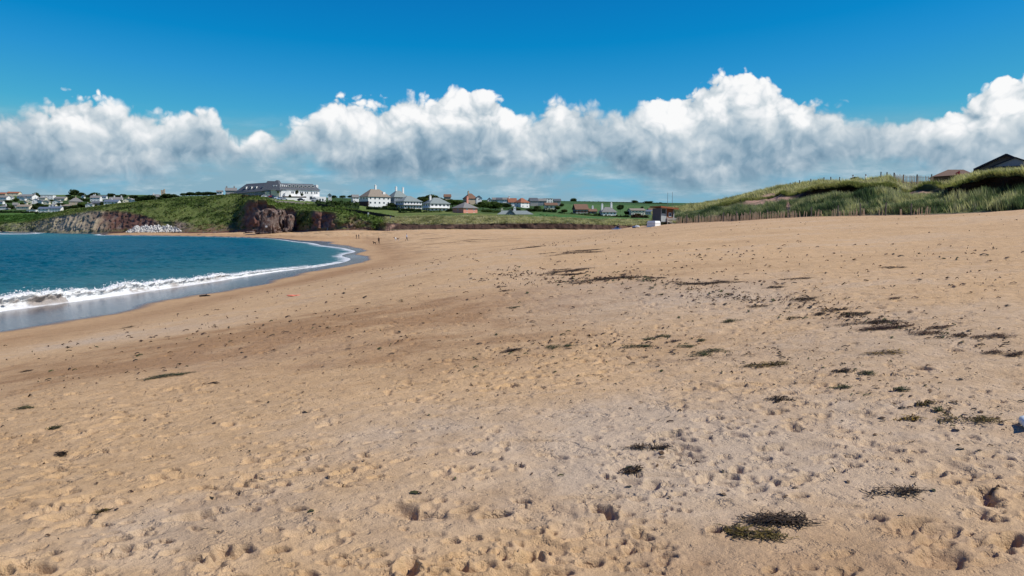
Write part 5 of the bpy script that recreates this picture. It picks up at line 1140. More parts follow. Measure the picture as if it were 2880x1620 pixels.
# ---- lookout hut
WOOD = mat('brown_boards', (.30, .105, .045), .8, .25, 3); GREYB = mat('weathered_boards', (.20, .19, .18), .85, .2, 3)
p = at(1858, 634, 114.5); Yh = 114.5; hb = .42
t = thing('lookout_hut', 'small wooden lookout hut on legs with steps and two masts at the dune foot', 'hut', (p[0], p[1], p[2]), math.radians(24))
Wd, Dp, Hh = 2.35, 2.1, 2.05                                           # corner nearest the camera is the origin
b = MB()
for x in (.1, Wd / 2, Wd - .1):
    for y in (.1, Dp - .1): b.bar((x, y, -.5), (x, y, hb), .07)
b.build('leg', mat('dark_timber_leg', (.05, .04, .035), .9), t)
b = MB(); b.box(-.06, Wd + .06, -.06, Dp + .06, hb, hb + .12); b.build('floor', mat('dark_timber_leg', (.05, .04, .035)), t)
b = MB(); b.box(0, .05, .05, Dp, hb + .12, hb + Hh); b.build('side_wall', mat('shaded_side_boards', (.085, .09, .10), .85, .2, 3), t)  # left side's shade is put into its board colour
b = MB(); b.box(0, Wd, Dp - .05, Dp, hb + .12, hb + Hh); b.box(Wd - .05, Wd, .05, Dp - .05, hb + .12, hb + Hh); b.build('rear_wall', GREYB, t)
b = MB(); b.box(0.06, .98, 0, .05, hb + .12, hb + 1.22); b.build('front_panel', mat('pale_panel', (.42, .45, .44), .7, .1, 2), t)
fr = MB(); fr.box(0.06, .98, -.02, .05, hb + 1.22, hb + 1.30); fr.box(.06, .98, -.02, .05, hb + 1.92, hb + Hh); fr.box(.06, .16, -.02, .05, hb + 1.3, hb + 1.92); fr.box(.84, .98, -.02, .05, hb + 1.3, hb + 1.92)
w_ = fr.build('window', mat('grey_frame', (.32, .34, .34), .7), t); g = MB(); g.box(.16, .84, .01, .04, hb + 1.3, hb + 1.92); g.build('pane', M_GLASS, w_)
for i in range(11):                                                    # boarded right half, one plank at a time
    z0 = hb + .12 + i * (Hh - .12) / 11; b = MB(); b.box(1.02, Wd - .32, .0 + .012 * (i % 2), .045, z0 + .012, z0 + (Hh - .12) / 11 - .006); b.build('plank', WOOD, t)
b = MB(); b.box(1.0, Wd - .06, .046, .06, hb + .12, hb + Hh); b.build('backing', mat('dark_timber_leg', (.05, .04, .035)), t)
b = MB(); b.box(1.36, 1.80, -.03, -.002, hb + .82, hb + 1.42); ps = b.build('noticeboard', M_FRAME, t); b = MB(); b.box(1.43, 1.73, -.04, -.031, hb + .9, hb + 1.34); b.build('poster', mat('dark_poster', (.06, .07, .12), .5, .5, 8), ps)
b = MB(); b.box(Wd - .26, Wd - .04, -.04, .05, hb + .12, hb + Hh); b.build('corner_post', mat('pale_post', (.36, .34, .32), .8), t)
r = MB(); r.hull8([(-.3, -.45, hb + Hh + .14), (Wd + .35, -.45, hb + Hh - .12), (Wd + .35, Dp + .3, hb + Hh - .12), (-.3, Dp + .3, hb + Hh + .14), (-.3, -.45, hb + Hh + .30), (Wd + .35, -.45, hb + Hh + .02), (Wd + .35, Dp + .3, hb + Hh + .02), (-.3, Dp + .3, hb + Hh + .30)])
rf = r.build('roof', mat('roof_boards', (.22, .085, .04), .85, .3, 4), t)
b = MB(); b.hull8([(-.32, -.5, hb + Hh + .06), (Wd + .37, -.5, hb + Hh - .2), (Wd + .37, -.451, hb + Hh - .2), (-.32, -.451, hb + Hh + .06), (-.32, -.5, hb + Hh + .31), (Wd + .37, -.5, hb + Hh + .03), (Wd + .37, -.451, hb + Hh + .03), (-.32, -.451, hb + Hh + .31)]); b.build('fascia', WOOD, rf)
for i in range(5):
    b = MB(); b.box(1.15 + .12 * i * .4, Wd + .55, -.28 * (i + 1), -.28 * (i + 1) + .24, hb + .02 - .105 * (i + 1) + .16, hb + .07 - .105 * (i + 1) + .16); b.build('step', mat('pale_steps', (.50, .45, .40), .8), t)
for i in range(5):
    b = MB(); b.box(1.05, Wd + .62, -.10, -.05, hb - .30 + .21 * i, hb - .18 + .21 * i); b.build('rail', mat('pale_steps', (.50, .45, .40)), t)
for x in (1.03, Wd + .58):
    b = MB(); b.box(x, x + .08, -.18, -.105, -.4, hb + .78); b.build('rail_post', mat('pale_steps', (.50, .45, .40)), t)
for x, h_ in ((1.42, 2.25), (Wd - .12, 2.35)):
    b = MB(); b.bar((x, .4, hb + Hh - .1), (x, .4, hb + Hh + h_), .035, .022); b.build('mast', mat('mast_grey', (.16, .17, .18), .5), t)
# white storage box
p = at(1838.5, 640, 112.5); t = thing('storage_box', 'white storage box with rounded lid standing on the sand before the hut', 'storage box', tuple(p), math.radians(43))
b = MB(); w2, d2 = .62, .72; b.box(-w2, w2, -d2, d2, -.15, .55); b.build('body', mat('white_plastic', (.80, .81, .80), .45, .05), t)
b = MB(); n = 6
for i in range(n):
    a0, a1 = math.pi / 2 * i / n, math.pi / 2 * (i + 1) / n
    f0, f1, z0, z1 = 1 - .16 * (1 - math.cos(a0)) * 1.2, 1 - .16 * (1 - math.cos(a1)) * 1.2, .57 + .36 * math.sin(a0), .57 + .36 * math.sin(a1)
    b.hull8([(-w2 * f0, -d2 * f0, z0), (w2 * f0, -d2 * f0, z0), (w2 * f0, d2 * f0, z0), (-w2 * f0, d2 * f0, z0), (-w2 * f1, -d2 * f1, z1), (w2 * f1, -d2 * f1, z1), (w2 * f1, d2 * f1, z1), (-w2 * f1, d2 * f1, z1)])
b.build('lid', mat('white_plastic', (.80, .81, .80)), t); b = MB(); b.box(-w2 - .02, w2 + .02, -d2 - .02, d2 + .02, .545, .575); b.build('seam', mat('grey_frame', (.32, .34, .34)), t)

# ---- paling fence along the dune foot
PAL = mat('grey_palings', (.50, .37, .25), .9, .35, 4); PAL2 = mat('grey_posts', (.15, .13, .115), .9, .2, 4)
fx = [1903, 1923, 1990, 2060, 2140, 2200, 2260, 2340, 2400, 2470, 2540, 2620]
fq = [Vector(at(x, float(np.interp(x, dcols, dA[0])) + 1.0, float(np.interp(x, dcols, dA[1])) - 1.0)) for x in fx]
t = thing('paling_fence', 'weathered grey paling fence running along the foot of the grassy dune', 'fence', tuple(fq[0]))
b = MB(); wire = MB(); rr = random.Random(4)
for k in range(len(fq) - 1):
    A, B = fq[k] - fq[0], fq[k + 1] - fq[0]; L = (B - A).length; n = int(L / .125)
    fall = 1.0 if fx[k] < 2200 else .8
    for i in range(n):
        if rr.random() < (.22 if fx[k] < 2200 else .5) or (fx[k] > 2150 and vnoise(np.array([(A + fq[0]).x * .3 + i * .05]), np.array([0.0]), 5)[0] > .25): continue
        P0 = A.lerp(B, i / n); h_ = rr.uniform(.66, 1.06) * fall; lx, ly = rr.uniform(-.12, .12), rr.uniform(-.05, .05)
        w = rr.uniform(.035, .055)
        b.hull8([(P0.x - w, P0.y - .015, P0.z - .25), (P0.x + w, P0.y - .015, P0.z - .25), (P0.x + w, P0.y + .015, P0.z - .25), (P0.x - w, P0.y + .015, P0.z - .25), (P0.x - w * .7 + lx, P0.y - .012 + ly, P0.z + h_), (P0.x + w * .7 + lx, P0.y - .012 + ly, P0.z + h_), (P0.x + w * .7 + lx, P0.y + .012 + ly, P0.z + h_), (P0.x - w * .7 + lx, P0.y + .012 + ly, P0.z + h_)])
    for z in (.3, .75): wire.bar(A + Vector((0, .03, z)), B + Vector((0, .03, z)), .012, n=4)
    m_ = max(1, int(L / 2.6))
    for i in range(m_):
        P0 = A.lerp(B, (i + .3) / m_); pb = MB(); pb.bar(P0 + Vector((0, .08, -.4)), P0 + Vector((rr.uniform(-.05, .05), .08, rr.uniform(1.05, 1.3))), .065, .055, 6); pb.build('post', PAL2, t)
b.build('palings', PAL, t, kind='stuff'); wire.build('wire', mat('rusty_wire', (.12, .08, .06), .7), t)
# ---- fence and rails on the dune top
t0 = Vector(at(2515, 514, 112)); t = thing('skyline_fence', 'tall paling fence against the sky on the dune top', 'fence', tuple(t0)); b = MB(); wire = MB(); A, B = Vector((0, 0, 0)), Vector(at(2626, 515, 114)) - t0
for i in range(52):
    if rr.random() < .12: continue
    P0 = A.lerp(B, i / 52); h_ = rr.uniform(1.0, 1.22) * (1 - .18 * i / 52); lx = rr.uniform(-.04, .04)
    b.hull8([(P0.x - .028, P0.y - .012, P0.z - .5), (P0.x + .028, P0.y - .012, P0.z - .5), (P0.x + .028, P0.y + .012, P0.z - .5), (P0.x - .028, P0.y + .012, P0.z - .5), (P0.x - .022 + lx, P0.y - .01, P0.z + h_), (P0.x + .022 + lx, P0.y - .01, P0.z + h_), (P0.x + .022 + lx, P0.y + .01, P0.z + h_), (P0.x - .022 + lx, P0.y + .01, P0.z + h_)])
b.build('palings', PAL, t, kind='stuff')
for z in (.25, .8): wire.bar(A + Vector((0, .03, z)), B + Vector((0, .03, z)), .02, n=4)
wire.build('wire', PAL2, t)
for u, h_, w in ((0, 1.4, .11), (.24, 1.15, .09), (.58, 1.2, .10), (.95, 1.25, .09)):
    P0 = A.lerp(B, u); pb = MB(); pb.bar(P0 + Vector((0, .1, -.6)), P0 + Vector((0, .1, h_)), w, w * .9, 6); pb.build('post', PAL2, t)
t0 = Vector(at(2562, 522, 105)); t = thing('post_and_rail_fence', 'low post and rail fence in front of the paling fence on the dune top', 'fence', tuple(t0)); B = Vector(at(2690, 520, 103)) - t0
for i in range(6):
    P0 = B * (i / 5); pb = MB(); pb.bar(P0 + Vector((0, 0, -.6)), P0 + Vector((.02, 0, rr.uniform(.45, .75))), .07, .06); pb.build('post', PAL2, t)
for z in (.12, .42): pb = MB(); pb.bar((0, -.06, z), B + Vector((0, -.06, z)), .045, n=5); pb.build('rail', PAL, t)
for px, py, h_, lab in ((2222, 522, .5, 'first low post on the dune skyline from the left'), (2236, 520, .55, 'second post on the dune skyline from the left'), (2248, 518, .65, 'third post on the dune skyline from the left'), (2280, 515, .7, 'taller fourth post on the dune skyline'), (2301, 513, .55, 'fifth post on the dune skyline'), (2317, 511, .7, 'sixth post on the dune skyline'), (2336, 510, .7, 'seventh post on the dune skyline'), (2361, 508, .55, 'eighth post, left of the walking couple'), (2477, 500, .85, 'post right of the walking couple on the dune top'), (2494, 499, .75, 'post next to the tall paling fence on the dune top')):
    Yp = float(np.interp(px, dcols, dD[1])) + .3; b = MB(); b.bar((0, 0, -1.0), (.02, 0, h_), .09, .08); o = b.build('dune_post', PAL2); o.location = tuple(at(px, py, Yp)); tag(o, lab, 'post', 'posts along the dune skyline')

# ---- buildings behind the dune
s = 122 / F; p = at(2826, 490, 122); NAVY = mat('navy_fascia', (.012, .018, .035), .6)
t = thing('chalet', 'dark gabled building with navy roof edges on the dune at the right edge', 'building', tuple(p), math.radians(-29)); w = 74 * s
b = MB(); b.box(-w * .88, w * 1.0, 0, 9, -4, 15 * s); b.poly([(-w * .88, 0, 15 * s), (w, 0, 15 * s), (0, 0, 50 * s)]); b.build('wall', mat('grey_weatherboard', (.20, .20, .21), .85, .12, 2), t)
r = MB(); e = 15 * s; ap = 51 * s
for sg in (-1, 1):
    q = [(sg * (w + .1), -1.4, e - .12), (0, -1.4, ap), (0, 9.2, ap), (sg * (w + .1), 9.2, e - .12)]
    if sg > 0: q = [q[1], q[0], q[3], q[2]]
    r.hull8(q + [(x, y, z + .2) for x, y, z in q])
rf = r.build('roof', mat('dark_sheet_roof', (.055, .06, .075), .6), t)
b = MB()
for sg in (-1, 1): b.bar((sg * (w + .15), -1.48, e - .05), (0, -1.48, ap + .12), .16, n=4)
b.build('bargeboard', NAVY, rf)
pr = MB(); x0, xa, x1 = -34 * s, 20 * s, 74 * s
pr.poly([(x0, -2.6, 18 * s), (x1, -2.6, 18 * s), (xa, -2.6, 41 * s)]); pr.build('gable_infill', mat('slate_blue_infill', (.20, .22, .27), .5), t)
b = MB(); b.bar((x0 - .2, -2.7, 17.5 * s), (xa, -2.7, 42 * s), .13, n=4); b.bar((xa, -2.7, 42 * s), (x1 + .2, -2.7, 17.5 * s), .13, n=4); b.bar((x0, -2.7, 17.8 * s), (x1, -2.7, 17.8 * s), .10, n=4); b.build('porch_frame', NAVY, t)
b = MB(); b.box(x0 + .1, x1 - .2, -2.3, -.02, -4, 13 * s); b.build('porch_wall', wm(GREYW), t)
b = MB(); b.box(20 * s, 34 * s, -2.36, -2.302, 1 * s, 14 * s); o = b.build('window', NAVY, t); b = MB(); b.box(22 * s, 32 * s, -2.40, -2.361, 2.5 * s, 13 * s); b.build('pane', M_GLASS, o)
s = 118 / F; p = at(2673, 505, 118); t = thing('low_hut', 'low brown hut with shallow hipped roof and a red panel beside the fences', 'hut', tuple(p), math.radians(-24))
b = MB(); b.box(-44 * s, 52 * s, .4, 6, -3, 10 * s); b.build('wall', mat('brown_weatherboard', (.13, .085, .065), .9, .2, 3), t)
r = MB(); r.hull8([(-48 * s, 0, 9 * s), (57 * s, 0, 14 * s), (57 * s, 6.6, 14 * s), (-48 * s, 6.6, 9 * s), (-3 * s, 2.8, 31 * s), (36 * s, 2.8, 30 * s), (36 * s, 3.0, 30 * s), (-3 * s, 3.0, 31 * s)]); r.build('roof', mat('felt_roof', (.16, .105, .075), .9, .2, 2), t)
b = MB(); b.hull8([(14 * s, -.25, 2 * s), (27 * s, -.25, 0), (27 * s, -.15, 0), (14 * s, -.15, 2 * s), (12 * s, .1, 18 * s), (22 * s, .15, 24 * s), (22 * s, .25, 24 * s), (12 * s, .2, 18 * s)]); b.build('red_panel', mat('red_panel', (.32, .03, .03), .6), t)

# ================================================================== PEOPLE AND DOGS
def skin_obj(name, verts, edges, radii, sub=1):
    me = bpy.data.meshes.new(name); me.from_pydata(verts, edges, []); o = bpy.data.objects.new(name, me); COL.objects.link(o)
    md_ = o.modifiers.new('Skin', 'SKIN')
    for sv, r in zip(me.skin_vertices[0].data, radii): sv.radius = r if isinstance(r, tuple) else (r, r)
    me.skin_vertices[0].data[0].use_root = True
    ss = o.modifiers.new('Sub', 'SUBSURF'); ss.levels = sub; ss.render_levels = sub
    dg = bpy.context.evaluated_depsgraph_get(); nm = bpy.data.meshes.new_from_object(o.evaluated_get(dg))
    bpy.data.objects.remove(o); bpy.data.meshes.remove(me); nm.name = name
    nm.polygons.foreach_set('use_smooth', [True] * len(nm.polygons)); return nm
SKIN = mat('skin', (.50, .29, .20), .6, .05)
def person(loc, rz, pose, top, legs, hair, label, hgt=1.72, group=None, colsn=('a', 'b', 'c')):
    k = hgt / 1.72
    if pose == 'sit':
        J = dict(pel=(0, 0, .12), wst=(0, -.02, .30), chs=(0, .02, .50), nck=(0, .05, .64), hed=(0, .03, .74), top=(0, .03, .85), hl=(-.10, -.08, .12), hr=(.10, -.08, .12), kl=(-.13, -.46, .42), kr=(.13, -.44, .40), al=(-.13, -.72, .06), ar=(.13, -.70, .06), tl=(-.13, -.90, .04), tr=(.13, -.88, .04),
                 sl=(-.20, .03, .58), sr=(.20, .03, .58), el=(-.26, -.18, .42), er=(.26, -.18, .42), wl=(-.14, -.40, .42), wr=(.14, -.40, .40), fl=(-.08, -.46, .40), fr=(.08, -.46, .38))
    else:
        st = .16 if pose == 'walk' else .03
        J = dict(pel=(0, 0, .92), wst=(0, 0, 1.08), chs=(0, -.01, 1.30), nck=(0, 0, 1.47), hed=(0, -.02, 1.56), top=(0, -.02, 1.69), hl=(-.10, 0, .88), hr=(.10, 0, .88), kl=(-.10, -st * .9, .49), kr=(.10, st * .3, .49), al=(-.10, -st * 1.5, .09), ar=(.10, st * 2.0, .12), tl=(-.10, -st * 1.5 - .15, .03), tr=(.10, st * 2.0 - .12, .05),
                 sl=(-.19, 0, 1.40), sr=(.19, 0, 1.40), el=(-.25, st * .4, 1.13), er=(.25, -st * .4, 1.13), wl=(-.26, st * .1 - .04, .90), wr=(.26, -st * 1.1, .92), fl=(-.25, -.06, .80), fr=(.25, -st * 1.3, .82))
    R = dict(pel=(.16, .12), wst=(.14, .10), chs=(.17, .12), nck=.055, hed=(.078, .095), top=(.06, .07), hl=.095, hr=.095, kl=.062, kr=.062, al=.045, ar=.045, tl=.035, tr=.035, sl=.065, sr=.065, el=.045, er=.045, wl=.034, wr=.034, fl=.03, fr=.03)
    E = [('pel', 'wst'), ('wst', 'chs'), ('chs', 'nck'), ('nck', 'hed'), ('hed', 'top'), ('pel', 'hl'), ('pel', 'hr'), ('hl', 'kl'), ('hr', 'kr'), ('kl', 'al'), ('kr', 'ar'), ('al', 'tl'), ('ar', 'tr'), ('chs', 'sl'), ('chs', 'sr'), ('sl', 'el'), ('sr', 'er'), ('el', 'wl'), ('er', 'wr'), ('wl', 'fl'), ('wr', 'fr')]
    ks = list(J); ix = {n: i for i, n in enumerate(ks)}
    me = skin_obj('body', [J[n] for n in ks], [(ix[a], ix[b_]) for a, b_ in E], [R[n] for n in ks])
    mt = mat('top_' + colsn[0], top, .85); ml = mat('legs_' + colsn[1], legs, .85); msh = mat('shoes', (.03, .028, .026), .8)
    for m_ in (SKIN, mt, ml, msh): me.materials.append(m_)
    JJ = {n: Vector(v) for n, v in J.items()}
    reg = {('chs', 'nck'): 1, ('pel', 'wst'): 1, ('wst', 'chs'): 1, ('chs', 'sl'): 1, ('chs', 'sr'): 1, ('sl', 'el'): 1, ('sr', 'er'): 1, ('el', 'wl'): 1, ('er', 'wr'): 1, ('wl', 'fl'): 0, ('wr', 'fr'): 0, ('nck', 'hed'): 0, ('hed', 'top'): 0, ('al', 'tl'): 3, ('ar', 'tr'): 3}
    for f in me.polygons:
        c_ = f.center; best = (9, 2)
        for a, b_ in E:
            A, B = JJ[a], JJ[b_]; d = B - A; u = max(0, min(1, (c_ - A).dot(d) / d.length_squared)); q = (A + d * u - c_).length
            if q < best[0]: best = (q, reg.get((a, b_), 2))
        f.material_index = best[1]
    t = thing('person', label, 'person', loc, rz, group); t.scale = (k, k, k)
    link(bpy.data.objects.new('body', me), t)
    hm = rock_mesh('hair', 77, .098, .115, .085, 14, 9, .05, 1.0, mats=[mat('hair_' + colsn[2], hair, .7)])
    h_ = link(bpy.data.objects.new('hair', hm), t); h_.location = (J['top'][0], J['top'][1] + .025, J['top'][2] - .01)
    return t
def on_sand(px, py): x, y = sand_hit(px, py, 60, 330); return (x, y, float(beach_z(x, y)) - .02)
person(on_sand(1144, 677.5), math.radians(100), 'walk', (.42, .50, .66), (.03, .035, .06), (.10, .07, .05), 'person in pale blue top and dark trousers walking on the far sand', 1.75, colsn=('pale', 'navy', 'brown'))
person(on_sand(1065.5, 686.5), math.radians(170), 'walk', (.075, .045, .04), (.03, .025, .025), (.04, .03, .025), 'person in dark brown coat with a dog near the water edge', 1.74, colsn=('coat', 'dark', 'dark'))
person(on_sand(1002.5, 672), math.radians(60), 'walk', (.06, .04, .035), (.05, .04, .035), (.03, .025, .02), 'left walker of the dark clothed pair near the far surf', 1.7, 'pair by the far surf', colsn=('brown', 'dbrown', 'dark'))
person(on_sand(1009, 672), math.radians(70), 'walk', (.035, .04, .05), (.05, .035, .03), (.05, .035, .025), 'right walker of the dark clothed pair near the far surf', 1.72, 'pair by the far surf', colsn=('slate', 'dbrown', 'brown'))
person(tuple(at(1098, 619, 342)), math.radians(150), 'walk', (.08, .15, .42), (.05, .06, .09), (.06, .04, .03), 'person in blue jacket coming down the cliff path by the dark fence', 1.7, colsn=('blue', 'navy2', 'brown'))
x, y = sand_hit(1739, 645, 60, 330); z = float(beach_z(x, y))
person((x, y, z), math.radians(-60), 'sit', (.035, .03, .035), (.03, .07, .20), (.12, .06, .03), 'person in black top and blue trousers sitting at the dune bank', 1.8, colsn=('black', 'jeans', 'auburn'))
t = thing('towel', 'light blue towel spread beside the sitting person', 'towel', (x - .1, y - 1.1, z)); b = MB(); b.hull8([(-1.2, -.4, 0), (.6, -.5, .02), (.7, .3, .02), (-1.1, .4, 0), (-1.2, -.4, .06), (.6, -.5, .10), (.7, .3, .14), (-1.1, .4, .08)]); b.build('cloth', mat('blue_towel', (.16, .26, .48), .9), t)
x, y = sand_hit(1790, 641, 60, 330); z = float(beach_z(x, y)); t = thing('beach_bag', 'white and blue beach bag lying on the sand left of the storage box', 'bag', (x, y, z + .05)); o = link(bpy.data.objects.new('sack', rock_mesh('sack', 63, .42, .25, .20, 16, 10, .2, .8, mats=[mat('white_canvas', (.62, .65, .68), .9)])), t); o.location = (.1, 0, .12)
o = link(bpy.data.objects.new('side_pouch', rock_mesh('side_pouch', 64, .30, .2, .15, 14, 8, .2, .8, mats=[mat('blue_canvas', (.05, .10, .22), .9)])), t); o.location = (-.42, -.05, .08); b = MB(); b.bar((-.1, 0, .25), (.1, .02, .40), .02); b.bar((.1, .02, .40), (.3, 0, .25), .02); b.build('handle', mat('blue_canvas', (.05, .10, .22)), t)
person(tuple(at(2398, 523, 127)), math.radians(60), 'walk', (.50, .56, .60), (.05, .07, .12), (.03, .025, .02), 'left walker in pale top on the dune path beside the gorse', 1.72, 'couple on the dune top', colsn=('palegrey', 'navy3', 'dark'))
person(tuple(at(2434, 522, 126)), math.radians(60), 'walk', (.78, .78, .76), (.05, .06, .09), (.03, .025, .02), 'right walker in white top on the dune path beside the gorse', 1.72, 'couple on the dune top', colsn=('white', 'navy4', 'dark'))
def dog(loc, rz, colr, label, key, scale=1.0):
    J = [(0, .30, .52), (0, 0, .50), (0, -.28, .54), (0, -.42, .70), (0, -.52, .76), (0, -.68, .72), (-.09, -.28, .30), (-.09, -.27, .04), (.09, -.28, .30), (.09, -.36, .04), (-.09, .24, .34), (-.09, .36, .22), (-.09, .32, .03), (.09, .28, .34), (.09, .38, .22), (.09, .28, .03), (0, .42, .56), (0, .62, .70), (-.06, -.46, .86), (.06, -.46, .86)]
    E = [(0, 1), (1, 2), (2, 3), (3, 4), (4, 5), (2, 6), (6, 7), (2, 8), (8, 9), (0, 10), (10, 11), (11, 12), (0, 13), (13, 14), (14, 15), (0, 16), (16, 17), (4, 18), (4, 19)]
    R = [.11, .11, .14, .085, .085, .045, .055, .03, .055, .03, .075, .035, .03, .075, .035, .03, .04, .02, .025, .025]
    me = skin_obj('body', J, E, R); me.materials.append(mat('fur_' + key, colr[0], .9)); me.materials.append(mat('fur2_' + key, colr[1], .9))
    for f in me.polygons: f.material_index = 1 if (f.center.y > -.05 and f.center.z > .38) or f.center.y < -.42 else 0
    t = thing('dog', label, 'dog', loc, rz); t.scale = (scale,) * 3; link(bpy.data.objects.new('body', me), t)
    b = MB(); b.bar((0, -.34, .60), (0, -.38, .66), .10, .095, 10); b.build('collar', mat('collar', (.2, .03, .03), .6), t); return t
dog(on_sand(1053.5, 687), math.radians(-120), ((.03, .022, .018), (.04, .03, .022)), 'small dark dog trotting beside the person in brown coat', 'dark', .9)
dog(on_sand(1116, 678), math.radians(-70), ((.62, .58, .54), (.12, .07, .05)), 'white and brown dog on the far sand left of the person in blue', 'pied', 1.25)

# ================================================================== SEAWEED AND FLOTSAM
def bz(x, y):
    x, y = np.asarray(x, float), np.asarray(y, float); r = np.hypot(x, y); a = np.arctan2(x, y)
    i = np.clip(np.searchsorted(rs, r) - 1, 0, len(rs) - 2); j = np.clip(np.searchsorted(azs, a) - 1, 0, len(azs) - 2)
    u = np.clip((r - rs[i]) / (rs[i + 1] - rs[i]), 0, 1); v = np.clip((a - azs[j]) / (azs[j + 1] - azs[j]), 0, 1)
    return BZ[i, j] * (1 - u) * (1 - v) + BZ[i + 1, j] * u * (1 - v) + BZ[i, j + 1] * (1 - u) * v + BZ[i + 1, j + 1] * u * v
def weed_mesh(name, x0, y0, w, d, n, seg, L, wid, thick, colr, seed, tilt=0.0, clumpy=True):
    r = np.random.default_rng(seed)
    if clumpy:
        far = y0 > 12; nc = r.integers(9, 18) if far else r.integers(6, 10); cu = r.uniform(-.5, .5, nc); cv = r.uniform(-.5, .5, nc) * (1 if far else .6); cs = r.uniform(.4, 1.6, nc); k = r.choice(nc, n, p=cs / cs.sum())
        px_ = (cu[k] + r.normal(0, .075, n) * cs[k]) * w; py_ = (cv[k] + r.normal(0, .035 if far else .10, n)) * d
    else: px_, py_ = r.uniform(-.5, .5, n) * w, r.uniform(-.5, .5, n) * d
    px_, py_ = rot2(px_, py_, tilt); h = r.normal(0, .35 if y0 > 12 else .7, n) + np.where(r.random(n) < .5, 0, np.pi) + tilt
    Ls = L * r.uniform(.5, 1.3, n) / seg; P = [np.stack([x0 + px_, y0 + py_], 1)]
    for _ in range(seg):
        h = h + r.normal(0, .62, n); P.append(P[-1] + np.stack([np.cos(h), np.sin(h)], 1) * Ls[:, None])
    P = np.stack(P, 1); core = np.exp(-((px_ / (w * .5)) ** 2 + (py_ / (d * .5 + 1e-6)) ** 2))
    z = bz(P[..., 0], P[..., 1]) + .006 + thick * (core[:, None] * r.random((n, 1)) + .25 * r.random(P.shape[:2]))
    t_ = np.gradient(P, axis=1); t_ /= np.linalg.norm(t_, axis=-1, keepdims=True) + 1e-9; sd = np.stack([-t_[..., 1], t_[..., 0]], -1)
    tap = np.interp(np.linspace(0, 1, seg + 1), [0, .25, .8, 1], [.5, 1, .9, .25])[None, :, None] * wid * r.uniform(.5, 1.4, (n, 1, 1))
    cz_ = r.normal(0, .35, P.shape[:2]) * wid
    A = np.concatenate([P + sd * tap, (z + cz_)[..., None]], -1); B = np.concatenate([P - sd * tap, (z - cz_ * .3)[..., None]], -1)
    V = np.stack([A, B], 2).reshape(-1, 3); i = (np.arange(n)[:, None] * (seg + 1) + np.arange(seg)[None]) * 2; i = i.ravel()[:, None]
    Fq = np.concatenate([i, i + 1, i + 3, i + 2], 1)
    cA = np.asarray(colr); cv_ = cA[r.integers(0, len(cA), n)] * r.uniform(.6, 1.4, (n, 1))
    V[:, 0] -= x0; V[:, 1] -= y0
    return mesh_np(name, V, Fq, [mat('kelp', (1, 1, 1), .65, .15, 8, spec=.15, attr=True)], col=np.repeat(cv_, (seg + 1) * 2, axis=0), smooth=False)
DK = [(.040, .027, .016), (.070, .045, .025), (.020, .015, .011)]; OL = [(.080, .062, .018), (.038, .028, .015), (.13, .09, .022)]; GN = [(.045, .058, .018), (.03, .028, .014), (.075, .075, .03)]; RB = [(.06, .030, .018), (.028, .018, .014), (.09, .05, .025)]; YE = [(.30, .19, .025), (.05, .03, .014), (.03, .022, .014)]
